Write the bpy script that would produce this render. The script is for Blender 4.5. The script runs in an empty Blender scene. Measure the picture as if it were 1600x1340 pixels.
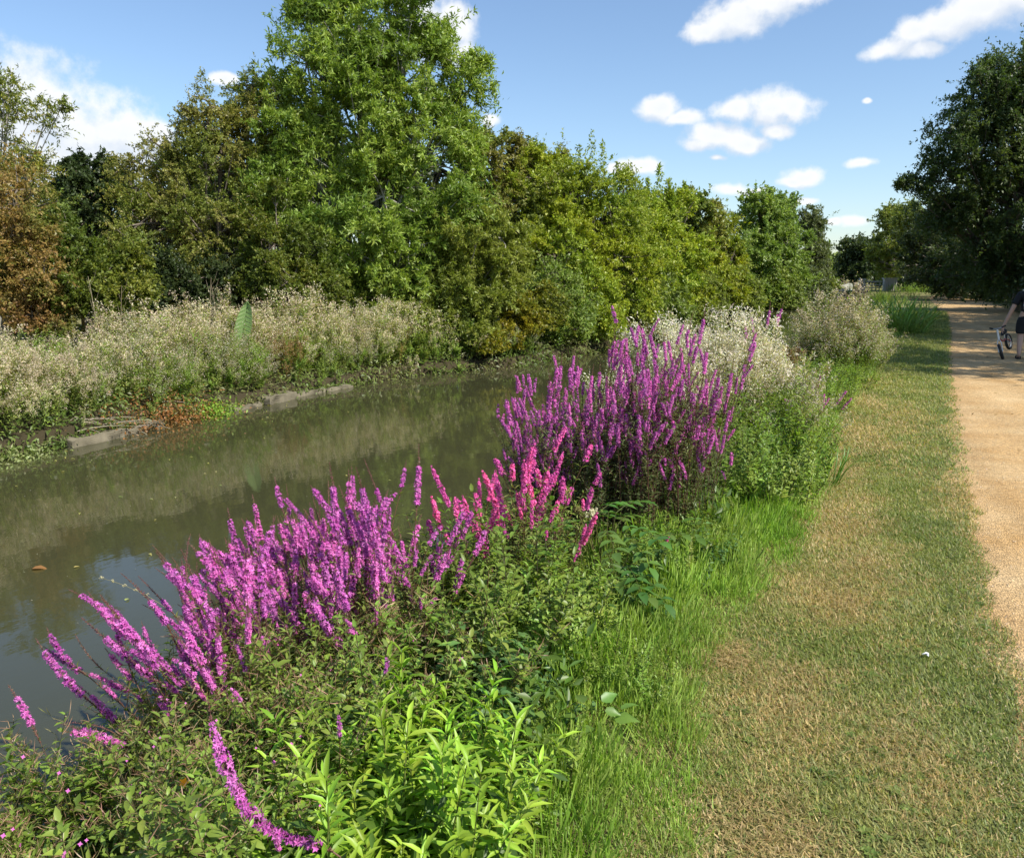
import bpy, math, random
import numpy as np
from mathutils import Vector, Matrix, Quaternion, noise as mnoise
random.seed(7)
RNG = np.random.default_rng(11)
scene = bpy.context.scene
C = scene.collection

# ------------------------------------------------------------------ camera
EYE = 1.65
F, YAW = 1300.0, math.radians(21.42)
PITCH = math.radians(10.37)
cam_data = bpy.data.cameras.new("camera")
cam_data.lens = 36 * F / 1600
cam_data.sensor_width = 36
cam_data.clip_start = 0.05
cam_data.clip_end = 3000
cam = bpy.data.objects.new("camera", cam_data)
C.objects.link(cam)
cam.location = (0, 0, EYE)
cam.rotation_euler = (math.pi / 2 - PITCH, 0, YAW)
scene.camera = cam

# ------------------------------------------------------------------ light
SUN_EL, SUN_AZ = math.radians(46), math.radians(101)      # azimuth clockwise from +Y
SUN_DIR = Vector((math.sin(SUN_AZ) * math.cos(SUN_EL), math.cos(SUN_AZ) * math.cos(SUN_EL), math.sin(SUN_EL)))
sun_data = bpy.data.lights.new("sun", "SUN")
sun_data.energy = 5.0
sun_data.angle = math.radians(0.55)
sun_data.color = (1.0, 0.95, 0.86)
sun = bpy.data.objects.new("sun", sun_data)
C.objects.link(sun)
sun.rotation_euler = SUN_DIR.to_track_quat('Z', 'Y').to_euler()
scene.view_settings.view_transform = 'Standard'
scene.view_settings.look = 'None'
scene.view_settings.exposure = 0.55
scene.view_settings.gamma = 1
scene.view_settings.use_curve_mapping = False
scene.cycles.max_bounces = 6
scene.cycles.diffuse_bounces = 3
scene.cycles.glossy_bounces = 3
scene.cycles.transmission_bounces = 3
scene.cycles.sample_clamp_indirect = 4
scene.cycles.caustics_reflective = False
scene.cycles.caustics_refractive = False


def ray(px, py):
    cx, cy = (px - 800) / F, (670 - py) / F
    fy = math.cos(PITCH) + cy * math.sin(PITCH)
    z = -math.sin(PITCH) + cy * math.cos(PITCH)
    return Vector((cx * math.cos(YAW) - fy * math.sin(YAW), cx * math.sin(YAW) + fy * math.cos(YAW), z))


def at(px, py, D):
    """world point seen at a pixel of the photograph, D metres ahead (used to survey the place)"""
    r = ray(px, py)
    return Vector((0, 0, EYE)) + r * (D / (-r.x * math.sin(YAW) + r.y * math.cos(YAW)))


# ------------------------------------------------------------------ sky with fair weather cumulus
world = bpy.data.worlds.new("World")
scene.world = world
world.use_nodes = True
wt = world.node_tree
for n in list(wt.nodes):
    wt.nodes.remove(n)


def nd(tree, typ, **kw):
    n = tree.nodes.new(typ)
    for k, v in kw.items():
        setattr(n, k, v)
    return n


def mth(tree, op, a, b=None, c=None, clamp=False):
    n = tree.nodes.new('ShaderNodeMath')
    n.operation = op
    n.use_clamp = clamp
    for i, v in enumerate((a, b, c)):
        if v is None:
            continue
        if isinstance(v, (int, float)):
            n.inputs[i].default_value = v
        else:
            tree.links.new(v, n.inputs[i])
    return n.outputs[0]


def azel(px, py):
    r = ray(px, py).normalized()
    return math.atan2(r.x, r.y), math.asin(r.z)


PUFFS = [(1105, 52, 40, 16), (1150, 30, 55, 30), (1200, 10, 55, 28), (1245, -8, 45, 20),
         (1392, 72, 34, 14), (1440, 78, 38, 12), (1432, 48, 34, 20), (1480, 40, 55, 26), (1540, 14, 60, 30), (1600, -6, 50, 30),
         (1030, 172, 40, 18), (1070, 186, 38, 11), (1150, 176, 34, 18), (1200, 168, 40, 26), (1243, 165, 30, 26), (1212, 204, 24, 12),
         (1128, 214, 60, 22), (1170, 222, 34, 14), (1092, 226, 26, 10), (1000, 260, 40, 14), (968, 262, 20, 9),
         (1148, 292, 34, 10), (1180, 296, 30, 7), (1262, 276, 34, 15), (1240, 283, 20, 9), (1345, 257, 24, 8),
         (1333, 346, 26, 8), (1250, 318, 22, 7), (1300, 350, 16, 5), (1354, 160, 8, 5), (1118, 247, 14, 5),
         (30, 185, 115, 85), (95, 180, 80, 60), (135, 212, 95, 62), (200, 214, 66, 42), (240, 210, 38, 26), (90, 255, 130, 60), (170, 244, 100, 44), (40, 230, 120, 70),
         (706, 45, 36, 44), (722, 88, 22, 24), (660, 20, 40, 40), (350, 127, 18, 9), (762, 188, 16, 12), (640, 60, 40, 30)]
puff_ae = []
pp = F * 1.0
for (x, y, rx, ry) in PUFFS:
    a, e = azel(x, y)
    puff_ae.append((a, e, rx / pp / max(0.4, math.cos(e)) * .95, ry / pp))
rs = random.Random(5)
for k in range(16):                                  # the same kind of sky goes on all round
    a = rs.uniform(0.45, math.pi * 2 - 1.35)
    a = (a + math.pi) % (2 * math.pi) - math.pi
    e = rs.choice((0.12, 0.2, 0.3, 0.45, 0.6, .8)) * rs.uniform(.8, 1.2)
    s = rs.uniform(.6, 1.5) * (0.5 + e)
    puff_ae.append((a, e, .09 * s, .035 * s))
    puff_ae.append((a + .07 * s, e + .02 * s, .06 * s, .035 * s))

tcn = nd(wt, 'ShaderNodeTexCoord')
grp = bpy.data.node_groups.new('cloud_density', 'ShaderNodeTree')
grp.interface.new_socket('Vector', in_out='INPUT', socket_type='NodeSocketVector')
grp.interface.new_socket('Density', in_out='OUTPUT', socket_type='NodeSocketFloat')
gi, go = nd(grp, 'NodeGroupInput'), nd(grp, 'NodeGroupOutput')
L = grp.links.new
sep = nd(grp, 'ShaderNodeSeparateXYZ')
nrm = nd(grp, 'ShaderNodeVectorMath', operation='NORMALIZE')
L(gi.outputs[0], nrm.inputs[0])
L(nrm.outputs[0], sep.inputs[0])
az = mth(grp, 'ARCTAN2', sep.outputs[0], sep.outputs[1])
el = mth(grp, 'ARCSINE', sep.outputs[2])
cmb = nd(grp, 'ShaderNodeCombineXYZ')
L(az, cmb.inputs[0])
L(el, cmb.inputs[1])
wn = nd(grp, 'ShaderNodeTexNoise')
wn.inputs['Scale'].default_value = 16
wn.inputs['Detail'].default_value = 3
L(nrm.outputs[0], wn.inputs['Vector'])
wsub = nd(grp, 'ShaderNodeVectorMath', operation='MULTIPLY_ADD')
L(wn.outputs['Color'], wsub.inputs[0])
wsub.inputs[1].default_value = (.028, .018, 0)
wadd = nd(grp, 'ShaderNodeVectorMath', operation='ADD')
wsub.inputs[2].default_value = (-.014, -.009, 0)
L(wsub.outputs[0], wadd.inputs[0])
L(cmb.outputs[0], wadd.inputs[1])
acc = None
for (a, e, rx, ry) in puff_ae:
    m = nd(grp, 'ShaderNodeVectorMath', operation='MULTIPLY_ADD')
    L(wadd.outputs[0], m.inputs[0])
    m.inputs[1].default_value = (1 / rx, 1 / ry, 0)
    m.inputs[2].default_value = (-a / rx, -e / ry, 0)
    ln = nd(grp, 'ShaderNodeVectorMath', operation='LENGTH')
    L(m.outputs[0], ln.inputs[0])
    acc = ln.outputs['Value'] if acc is None else mth(grp, 'SMOOTH_MIN', acc, ln.outputs['Value'], .25)
fn = nd(grp, 'ShaderNodeTexNoise')
fn.inputs['Scale'].default_value = 34
fn.inputs['Detail'].default_value = 7
fn.inputs['Roughness'].default_value = .6
L(nrm.outputs[0], fn.inputs['Vector'])
den = mth(grp, 'SUBTRACT', mth(grp, 'MULTIPLY_ADD', fn.outputs['Fac'], 1.5, .45), acc)
L(den, go.inputs[0])


def cloud(vec):
    g = wt.nodes.new('ShaderNodeGroup')
    g.node_tree = grp
    wt.links.new(vec, g.inputs[0])
    return g.outputs[0]


gen = tcn.outputs['Generated']
d0 = cloud(gen)
off = nd(wt, 'ShaderNodeVectorMath', operation='ADD')
wt.links.new(gen, off.inputs[0])
off.inputs[1].default_value = (SUN_DIR.x * .012, SUN_DIR.y * .012, .016)
d1 = cloud(off.outputs[0])
alpha = nd(wt, 'ShaderNodeMapRange', interpolation_type='SMOOTHSTEP')
wt.links.new(d0, alpha.inputs['Value'])
alpha.inputs['From Min'].default_value = 0.0
alpha.inputs['From Max'].default_value = 0.75
slope = mth(wt, 'MULTIPLY_ADD', mth(wt, 'SUBTRACT', d0, d1), 1.5, .50, clamp=True)
thick = nd(wt, 'ShaderNodeMapRange')
wt.links.new(d0, thick.inputs['Value'])
thick.inputs['From Min'].default_value = .5
thick.inputs['From Max'].default_value = 1.5
thick.inputs['To Min'].default_value = 1.0
thick.inputs['To Max'].default_value = .6
lit = mth(wt, 'MULTIPLY', slope, thick.outputs[0], clamp=True)
cr = nd(wt, 'ShaderNodeMix', data_type='RGBA')
wt.links.new(lit, cr.inputs['Factor'])
cr.inputs['A'].default_value = (4.3, 4.7, 5.3, 1)
cr.inputs['B'].default_value = (5.9, 5.95, 6.0, 1)
sky = nd(wt, 'ShaderNodeTexSky', sky_type='NISHITA')
sky.sun_disc = False
sky.sun_elevation = SUN_EL
sky.sun_rotation = SUN_AZ
sky.air_density = 1.0
sky.dust_density = .5
sky.ozone_density = 3.5
mix = nd(wt, 'ShaderNodeMix', data_type='RGBA')
af = mth(wt, 'MULTIPLY', alpha.outputs[0], .96)
wt.links.new(af, mix.inputs['Factor'])
wt.links.new(sky.outputs[0], mix.inputs['A'])
wt.links.new(cr.outputs['Result'], mix.inputs['B'])
bg = nd(wt, 'ShaderNodeBackground')
bg.inputs['Strength'].default_value = 0.122
wt.links.new(mix.outputs['Result'], bg.inputs['Color'])
wo = nd(wt, 'ShaderNodeOutputWorld')
wt.links.new(bg.outputs[0], wo.inputs['Surface'])
world.cycles.sampling_method = 'MANUAL'
world.cycles.sample_map_resolution = 512


# ------------------------------------------------------------------ materials
def base_mat(name):
    m = bpy.data.materials.new(name)
    m.use_nodes = True
    t = m.node_tree
    b = t.nodes['Principled BSDF']
    return m, t, b


def foliage_mat(name, trans=.35, rough=.45, spec=.35, var=.25, tcol=(1.25, 1.35, .55)):
    m, t, b = base_mat(name)
    at_ = nd(t, 'ShaderNodeAttribute', attribute_name='Col')
    oi = nd(t, 'ShaderNodeObjectInfo')
    hsv = nd(t, 'ShaderNodeHueSaturation')
    t.links.new(at_.outputs['Color'], hsv.inputs['Color'])
    t.links.new(mth(t, 'MULTIPLY_ADD', oi.outputs['Random'], var, 1 - var / 2), hsv.inputs['Value'])
    t.links.new(mth(t, 'MULTIPLY_ADD', oi.outputs['Random'], .03, .485), hsv.inputs['Hue'])
    t.links.new(hsv.outputs[0], b.inputs['Base Color'])
    b.inputs['Roughness'].default_value = rough
    b.inputs['Specular IOR Level'].default_value = spec
    tr = nd(t, 'ShaderNodeBsdfTranslucent')
    mc = nd(t, 'ShaderNodeMix', data_type='RGBA', blend_type='MULTIPLY')
    mc.inputs['Factor'].default_value = 1
    t.links.new(hsv.outputs[0], mc.inputs['A'])
    mc.inputs['B'].default_value = (*tcol, 1)
    t.links.new(mc.outputs['Result'], tr.inputs['Color'])
    ms = nd(t, 'ShaderNodeMixShader')
    ms.inputs[0].default_value = trans
    t.links.new(b.outputs[0], ms.inputs[1])
    t.links.new(tr.outputs[0], ms.inputs[2])
    t.links.new(ms.outputs[0], t.nodes['Material Output'].inputs['Surface'])
    return m


M_LEAF = foliage_mat('leaf')
M_NEAR = foliage_mat('near_leaf', trans=.38, rough=.42, spec=.4)
M_GRASS = foliage_mat('grass_blade', trans=.35, rough=.5, spec=.3)
M_PETAL = foliage_mat('petal', trans=.3, rough=.6, spec=.15, var=.3, tcol=(1.1, .9, 1.15))
M_FLUFF = foliage_mat('seed_fluff', trans=.4, rough=.8, spec=.1, var=.15, tcol=(1, 1, .95))


def simple(name, col, rough=.6, metal=0, nscale=0, namp=.3, bump=0, spec=.5):
    m, t, b = base_mat(name)
    b.inputs['Roughness'].default_value = rough
    b.inputs['Metallic'].default_value = metal
    b.inputs['Specular IOR Level'].default_value = spec
    if nscale:
        tc = nd(t, 'ShaderNodeTexCoord')
        n = nd(t, 'ShaderNodeTexNoise')
        n.inputs['Scale'].default_value = nscale
        n.inputs['Detail'].default_value = 6
        t.links.new(tc.outputs['Object'], n.inputs['Vector'])
        mx = nd(t, 'ShaderNodeMix', data_type='RGBA')
        t.links.new(n.outputs['Fac'], mx.inputs['Factor'])
        mx.inputs['A'].default_value = (*[c * (1 - namp) for c in col], 1)
        mx.inputs['B'].default_value = (*[min(1, c * (1 + namp)) for c in col], 1)
        t.links.new(mx.outputs['Result'], b.inputs['Base Color'])
        if bump:
            bp = nd(t, 'ShaderNodeBump')
            bp.inputs['Strength'].default_value = bump
            bp.inputs['Distance'].default_value = .02
            t.links.new(n.outputs['Fac'], bp.inputs['Height'])
            t.links.new(bp.outputs[0], b.inputs['Normal'])
    else:
        b.inputs['Base Color'].default_value = (*col, 1)
    return m


M_BARK = simple('bark', (.16, .13, .10), .9, nscale=9, namp=.5, bump=.6)
M_ASHBARK = simple('ash_bark', (.30, .28, .24), .85, nscale=9, namp=.4, bump=.5)
M_STONE = simple('stone', (.15, .13, .085), .9, nscale=7, namp=.55, bump=.7)
M_CONC = simple('pale_concrete', (.42, .40, .36), .9, nscale=5, namp=.35, bump=.3)
M_WOOD = simple('weathered_wood', (.2, .18, .15), .85, nscale=6, namp=.4)
M_RUBBER = simple('black_rubber', (.015, .015, .016), .7)
M_WHITE = simple('white_paint', (.75, .75, .74), .35)
M_RED = simple('red_paint', (.4, .03, .03), .35)
M_STEEL = simple('steel', (.5, .5, .5), .35, metal=1)
M_SKIN = simple('skin', (.52, .32, .24), .55, nscale=12, namp=.06)
M_BLACKCLOTH = simple('black_cloth', (.012, .012, .015), .9, nscale=30, namp=.2)
M_HAIR = simple('brown_hair', (.06, .035, .02), .6, nscale=40, namp=.4)
M_PAPER = simple('white_paper', (.75, .75, .72), .6)


# ------------------------------------------------------------------ helpers
def tag(o, label=None, cat=None, group=None, kind=None):
    if label: o['label'] = label
    if cat: o['category'] = cat
    if group: o['group'] = group
    if kind: o['kind'] = kind
    return o


def empty(name, loc=(0, 0, 0), rz=0.0):
    o = bpy.data.objects.new(name, None)
    o.empty_display_size = .1
    C.objects.link(o)
    o.location = loc
    o.rotation_euler = (0, 0, rz)
    return o


def norm(a):
    return a / np.maximum(np.linalg.norm(a, axis=-1, keepdims=True), 1e-9)


def rdir(n, rng=RNG):
    return norm(rng.normal(size=(n, 3)))


class Soup:
    """a bag of triangles with a colour per vertex"""
    def __init__(s):
        s.V, s.F, s.C, s.n = [], [], [], 0

    def add(s, V, Fc, Cc):
        V = np.asarray(V, float).reshape(-1, 3)
        s.V.append(V)
        s.F.append(np.asarray(Fc, int).reshape(-1, 3) + s.n)
        Cc = np.asarray(Cc, float)
        if Cc.ndim == 1:
            Cc = np.tile(Cc, (len(V), 1))
        s.C.append(Cc)
        s.n += len(V)

    def scatter(s, tmpl, P, X, N, length, width, col):
        """copies of a template laid at P, pointing along X, facing N"""
        tV, tF = tmpl
        P = np.asarray(P, float)
        n = len(P)
        if n == 0: return
        X = norm(np.asarray(X, float))
        Y = norm(np.cross(np.asarray(N, float), X))
        Z = np.cross(X, Y)
        ln = np.broadcast_to(np.asarray(length, float), (n,))[:, None, None]
        wd = np.broadcast_to(np.asarray(width, float), (n,))[:, None, None]
        V = P[:, None, :] + ln * tV[None, :, 0:1] * X[:, None, :] + wd * tV[None, :, 1:2] * Y[:, None, :] + ln * tV[None, :, 2:3] * Z[:, None, :]
        k = len(tV)
        Fc = (tF[None] + (np.arange(n) * k)[:, None, None]).reshape(-1, 3)
        col = np.asarray(col, float)
        if col.ndim == 1: col = np.tile(col, (n, 1))
        s.add(V.reshape(-1, 3), Fc, np.repeat(col, k, axis=0))

    def tube(s, pts, rad, col, sides=4):
        pts = np.asarray(pts, float)
        m = len(pts)
        rad = np.broadcast_to(np.asarray(rad, float), (m,))
        T = norm(np.gradient(pts, axis=0))
        ref = np.array([.31, .17, .93]) if abs(T[0] @ np.array([.31, .17, .93])) < .9 else np.array([1., 0, 0])
        A = norm(np.cross(T, ref))
        B = np.cross(T, A)
        th = np.arange(sides) * 2 * math.pi / sides
        V = pts[:, None] + rad[:, None, None] * (np.cos(th)[None, :, None] * A[:, None] + np.sin(th)[None, :, None] * B[:, None])
        Fc = []
        for i in range(m - 1):
            for j in range(sides):
                a, b = i * sides + j, i * sides + (j + 1) % sides
                Fc += [(a, b, b + sides), (a, b + sides, a + sides)]
        s.add(V.reshape(-1, 3), Fc, col)

    def mesh(s, name, mat, smooth=False):
        V = np.concatenate(s.V).astype(np.float32)
        Fc = np.concatenate(s.F).astype(np.int32)
        Cc = np.concatenate(s.C).astype(np.float32)
        me = bpy.data.meshes.new(name)
        me.vertices.add(len(V))
        me.vertices.foreach_set('co', V.ravel())
        me.loops.add(len(Fc) * 3)
        me.loops.foreach_set('vertex_index', Fc.ravel())
        me.polygons.add(len(Fc))
        me.polygons.foreach_set('loop_start', np.arange(len(Fc), dtype=np.int32) * 3)
        me.polygons.foreach_set('loop_total', np.full(len(Fc), 3, np.int32))
        if smooth:
            me.polygons.foreach_set('use_smooth', np.ones(len(Fc), bool))
        ca = me.color_attributes.new('Col', 'FLOAT_COLOR', 'POINT')
        ca.data.foreach_set('color', np.clip(np.concatenate([Cc, np.ones((len(Cc), 1), np.float32)], 1), 0, 1).ravel().astype(np.float32))
        me.update(calc_edges=True)
        for q in (mat if isinstance(mat, (list, tuple)) else [mat]):
            me.materials.append(q)
        return me

    def build(s, name, mat, parent=None, smooth=False):
        o = bpy.data.objects.new(name, s.mesh(name, mat, smooth))
        C.objects.link(o)
        o.parent = parent
        return o


TRI = (np.array([[0, 0, 0], [.45, .5, .06], [1, -.12, -.1]]), np.array([[0, 2, 1]]))
RHOMB = (np.array([[0, 0, 0], [.45, .5, .07], [1, 0, -.05], [.45, -.5, .07]]), np.array([[0, 2, 1], [0, 3, 2]]))
LANCE = (np.array([[0, 0, 0], [.25, .42, .06], [.25, 0, 0], [.25, -.42, .06], [.6, .40, .02], [.6, 0, -.04], [.6, -.40, .02], [1, 0, -.2]]),
         np.array([[0, 2, 1], [0, 3, 2], [1, 2, 5], [1, 5, 4], [2, 3, 6], [2, 6, 5], [4, 5, 7], [5, 6, 7]]))
BLADE = (np.array([[0, .5, 0], [0, -.5, 0], [.5, .4, .05], [.5, -.4, .05], [.85, 0.1, -.1], [1, 0, -.22]]),
         np.array([[0, 1, 3], [0, 3, 2], [2, 3, 4], [4, 3, 5]]))
SPIKE = (np.array([[0, .5, 0], [0, -.5, 0], [1, 0, .0]]), np.array([[0, 1, 2]]))


def bezier(p0, p1, p2, n):
    t = np.linspace(0, 1, n)[:, None]
    return (1 - t) ** 2 * np.asarray(p0, float) + 2 * t * (1 - t) * np.asarray(p1, float) + t ** 2 * np.asarray(p2, float)


def fnoise(P, scale, seed=0):
    """cheap smooth 3-D value field in 0..1 from a few sine waves"""
    r = np.random.default_rng(seed)
    out = np.zeros(len(P))
    for k in range(7):
        w = r.normal(size=3) / scale * (1 + .35 * k)
        out += np.sin(P @ w + r.uniform(0, 6.28)) / (1 + .25 * k)
    return np.clip(.5 + out / 5.2, 0, 1)


def palette(P, cols, scale=1.0, seed=0, jit=.25, rng=RNG):
    """colours of single leaves: patches of related colour plus variation from leaf to leaf"""
    cols = np.asarray(cols, float)
    f = fnoise(P, scale, seed) * (len(cols) - 1) + rng.normal(size=len(P)) * .35
    f = np.clip(f, 0, len(cols) - 1.001)
    i = f.astype(int)
    c = cols[i] * (1 - (f - i))[:, None] + cols[i + 1] * (f - i)[:, None]
    return c * (1 + rng.uniform(-jit, jit, size=(len(P), 1))) * (1 + rng.uniform(-.06, .06, size=(len(P), 3)))


def interp_line(pts):
    ys = np.array([p[0] for p in pts], float)
    xs = np.array([p[1] for p in pts], float)
    return lambda y: np.interp(y, ys, xs)


# bank lines as (y, x)
far_edge = interp_line([(-40, -9.6), (0, -9.35), (6, -9.2), (10, -9.15), (13, -9.15), (16, -8.75), (18.5, -7.2), (22, -6.6), (26, -6.0), (40, -5.4), (62, -4.9), (110, -4.2), (160, -3.6), (205, -3.0), (320, 2), (900, 40)])
near_edge = interp_line([(-40, -2.8), (0, -2.75), (4, -2.75), (8, -2.3), (14, -1.4), (20, -.9), (27, .1), (40, .9), (60, 1.0), (100, 1.0), (135, 1.0), (160, 1.6), (205, 3), (320, 8), (900, 46)])
path_left = interp_line([(-40, .7), (0, .7), (4, .74), (5, .78), (7.5, 1.0), (11, 1.32), (16.5, 1.8), (28, 3.0), (42, 4.35), (74, 6.4), (90, 8.6), (110, 12.5), (150, 24), (220, 46)])
path_right = interp_line([(-40, 4.6), (0, 4.6), (10, 4.9), (18, 5.3), (28, 6.3), (42, 7.4), (74, 9.9), (90, 12), (110, 16), (150, 28), (220, 50)])
lawn_left = interp_line([(-5, -.45), (1.5, -.3), (2.2, -.36), (3.2, -.52), (4, -.42), (4.9, -.25), (6.7, -.05), (9, -.08), (11, .02), (13.5, .2), (15, .5), (19, .75), (24, .9), (27, 2.1), (30, 2.2), (34, 1.6), (60, 2.2), (110, 4)])
WATER_Z = -.5


def ground_z(x, y):
    x, y = np.asarray(x, float), np.asarray(y, float)
    ne, fe = near_edge(y), far_edge(y)
    ll = np.minimum(lawn_left(y) - .35, ne + 2.6)
    t = np.clip((x - ne) / np.maximum(ll - ne, .2), 0, 1)
    z = WATER_Z - .02 + (0 - (WATER_Z - .02)) * (1 - (1 - t) ** 1.7)
    z = np.where(x < ne, WATER_Z - .02 - np.clip((ne - x) * 1.2, 0, 1.0), z)
    zf = np.where(x < fe, np.interp(fe - x, [0, .06, .5, 2, 6, 40], [WATER_Z - .6, WATER_Z + .22, WATER_Z + .33, -.12, 0, .3]), -9)
    z = np.maximum(z, zf)
    return z + .02 * np.sin(x * 2.1 + y * .7) * np.clip(t, 0, 1) * np.clip((lawn_left(y) - x) / .5, 0, 1)


def grid_mesh(name, X, Y, Z, mat, smooth=True):
    r, c = X.shape
    V = np.stack([X, Y, Z], -1).reshape(-1, 3)
    idx = np.arange(r * c).reshape(r, c)
    q = np.stack([idx[:-1, :-1], idx[:-1, 1:], idx[1:, 1:], idx[1:, :-1]], -1).reshape(-1, 4)
    me = bpy.data.meshes.new(name)
    me.from_pydata(V.tolist(), [], q.tolist())
    me.polygons.foreach_set('use_smooth', np.full(len(q), smooth))
    me.materials.append(mat)
    o = bpy.data.objects.new(name, me)
    C.objects.link(o)
    return o


# ------------------------------------------------------------------ ground, path, water
def ground_material():
    m, t, b = base_mat('soil_and_turf')
    b.inputs['Roughness'].default_value = .95
    b.inputs['Specular IOR Level'].default_value = .1
    tc = nd(t, 'ShaderNodeTexCoord')
    n1 = nd(t, 'ShaderNodeTexNoise'); n1.inputs['Scale'].default_value = 1.3; n1.inputs['Detail'].default_value = 5
    n2 = nd(t, 'ShaderNodeTexNoise'); n2.inputs['Scale'].default_value = 60; n2.inputs['Detail'].default_value = 6; n2.inputs['Roughness'].default_value = .7
    t.links.new(tc.outputs['Object'], n1.inputs['Vector']); t.links.new(tc.outputs['Object'], n2.inputs['Vector'])
    r1 = nd(t, 'ShaderNodeValToRGB')
    r1.color_ramp.elements[0].position = .40; r1.color_ramp.elements[0].color = (.15, .18, .055, 1)
    r1.color_ramp.elements[1].position = .64; r1.color_ramp.elements[1].color = (.34, .27, .12, 1)
    t.links.new(n1.outputs['Fac'], r1.inputs[0])
    r2 = nd(t, 'ShaderNodeValToRGB')
    r2.color_ramp.elements[0].position = .35; r2.color_ramp.elements[0].color = (.45, .45, .45, 1)
    r2.color_ramp.elements[1].position = .7; r2.color_ramp.elements[1].color = (1.25, 1.25, 1.25, 1)
    t.links.new(n2.outputs['Fac'], r2.inputs[0])
    mu = nd(t, 'ShaderNodeMix', data_type='RGBA', blend_type='MULTIPLY'); mu.inputs['Factor'].default_value = 1
    t.links.new(r1.outputs[0], mu.inputs['A']); t.links.new(r2.outputs[0], mu.inputs['B'])
    # mud below the bank top
    sp = nd(t, 'ShaderNodeSeparateXYZ'); t.links.new(tc.outputs['Object'], sp.inputs[0])
    mr = nd(t, 'ShaderNodeMapRange'); mr.inputs['From Min'].default_value = -.2; mr.inputs['From Max'].default_value = -.08
    t.links.new(sp.outputs[2], mr.inputs['Value'])
    mx = nd(t, 'ShaderNodeMix', data_type='RGBA'); t.links.new(mr.outputs[0], mx.inputs['Factor'])
    mx.inputs['A'].default_value = (.055, .045, .025, 1)
    t.links.new(mu.outputs['Result'], mx.inputs['B'])
    t.links.new(mx.outputs['Result'], b.inputs['Base Color'])
    bp = nd(t, 'ShaderNodeBump'); bp.inputs['Strength'].default_value = .8; bp.inputs['Distance'].default_value = .03
    t.links.new(n2.outputs['Fac'], bp.inputs['Height']); t.links.new(bp.outputs[0], b.inputs['Normal'])
    return m


def path_material():
    m, t, b = base_mat('sandy_gravel')
    b.inputs['Roughness'].default_value = .95
    b.inputs['Specular IOR Level'].default_value = .15
    tc = nd(t, 'ShaderNodeTexCoord')
    vo = nd(t, 'ShaderNodeTexVoronoi'); vo.inputs['Scale'].default_value = 85
    n1 = nd(t, 'ShaderNodeTexNoise'); n1.inputs['Scale'].default_value = 1.1; n1.inputs['Detail'].default_value = 8; n1.inputs['Roughness'].default_value = .65
    n2 = nd(t, 'ShaderNodeTexNoise'); n2.inputs['Scale'].default_value = 190; n2.inputs['Detail'].default_value = 4
    n3 = nd(t, 'ShaderNodeTexNoise'); n3.inputs['Scale'].default_value = 26; n3.inputs['Detail'].default_value = 6; n3.inputs['Roughness'].default_value = .7
    for n in (vo, n1, n2, n3): t.links.new(tc.outputs['Object'], n.inputs['Vector'])
    r1 = nd(t, 'ShaderNodeValToRGB')
    r1.color_ramp.elements[0].position = .35; r1.color_ramp.elements[0].color = (.54, .33, .135, 1)
    r1.color_ramp.elements[1].position = .68; r1.color_ramp.elements[1].color = (.70, .50, .265, 1)
    t.links.new(n1.outputs['Fac'], r1.inputs[0])
    mp = nd(t, 'ShaderNodeMapping'); mp.inputs['Scale'].default_value = (2.2, .22, 1); t.links.new(tc.outputs['Object'], mp.inputs[0])
    nw_ = nd(t, 'ShaderNodeTexNoise'); nw_.inputs['Scale'].default_value = 1.0; nw_.inputs['Detail'].default_value = 5; t.links.new(mp.outputs[0], nw_.inputs['Vector'])
    bw = nd(t, 'ShaderNodeSeparateColor'); t.links.new(vo.outputs['Color'], bw.inputs[0])
    g = mth(t, 'MULTIPLY_ADD', bw.outputs[0], .5, .62)
    g2 = mth(t, 'MULTIPLY', mth(t, 'MULTIPLY', g, mth(t, 'MULTIPLY_ADD', n3.outputs['Fac'], .8, .6)), mth(t, 'MULTIPLY_ADD', nw_.outputs['Fac'], .55, .73))
    mu = nd(t, 'ShaderNodeVectorMath', operation='SCALE')
    t.links.new(r1.outputs[0], mu.inputs[0]); t.links.new(g2, mu.inputs['Scale'])
    t.links.new(mu.outputs[0], b.inputs['Base Color'])
    h = mth(t, 'ADD', mth(t, 'MULTIPLY', vo.outputs['Distance'], -1.2), mth(t, 'ADD', n2.outputs['Fac'], mth(t, 'MULTIPLY', n3.outputs['Fac'], 2.0)))
    bp = nd(t, 'ShaderNodeBump'); bp.inputs['Strength'].default_value = .9; bp.inputs['Distance'].default_value = .008
    t.links.new(h, bp.inputs['Height']); t.links.new(bp.outputs[0], b.inputs['Normal'])
    return m


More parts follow.
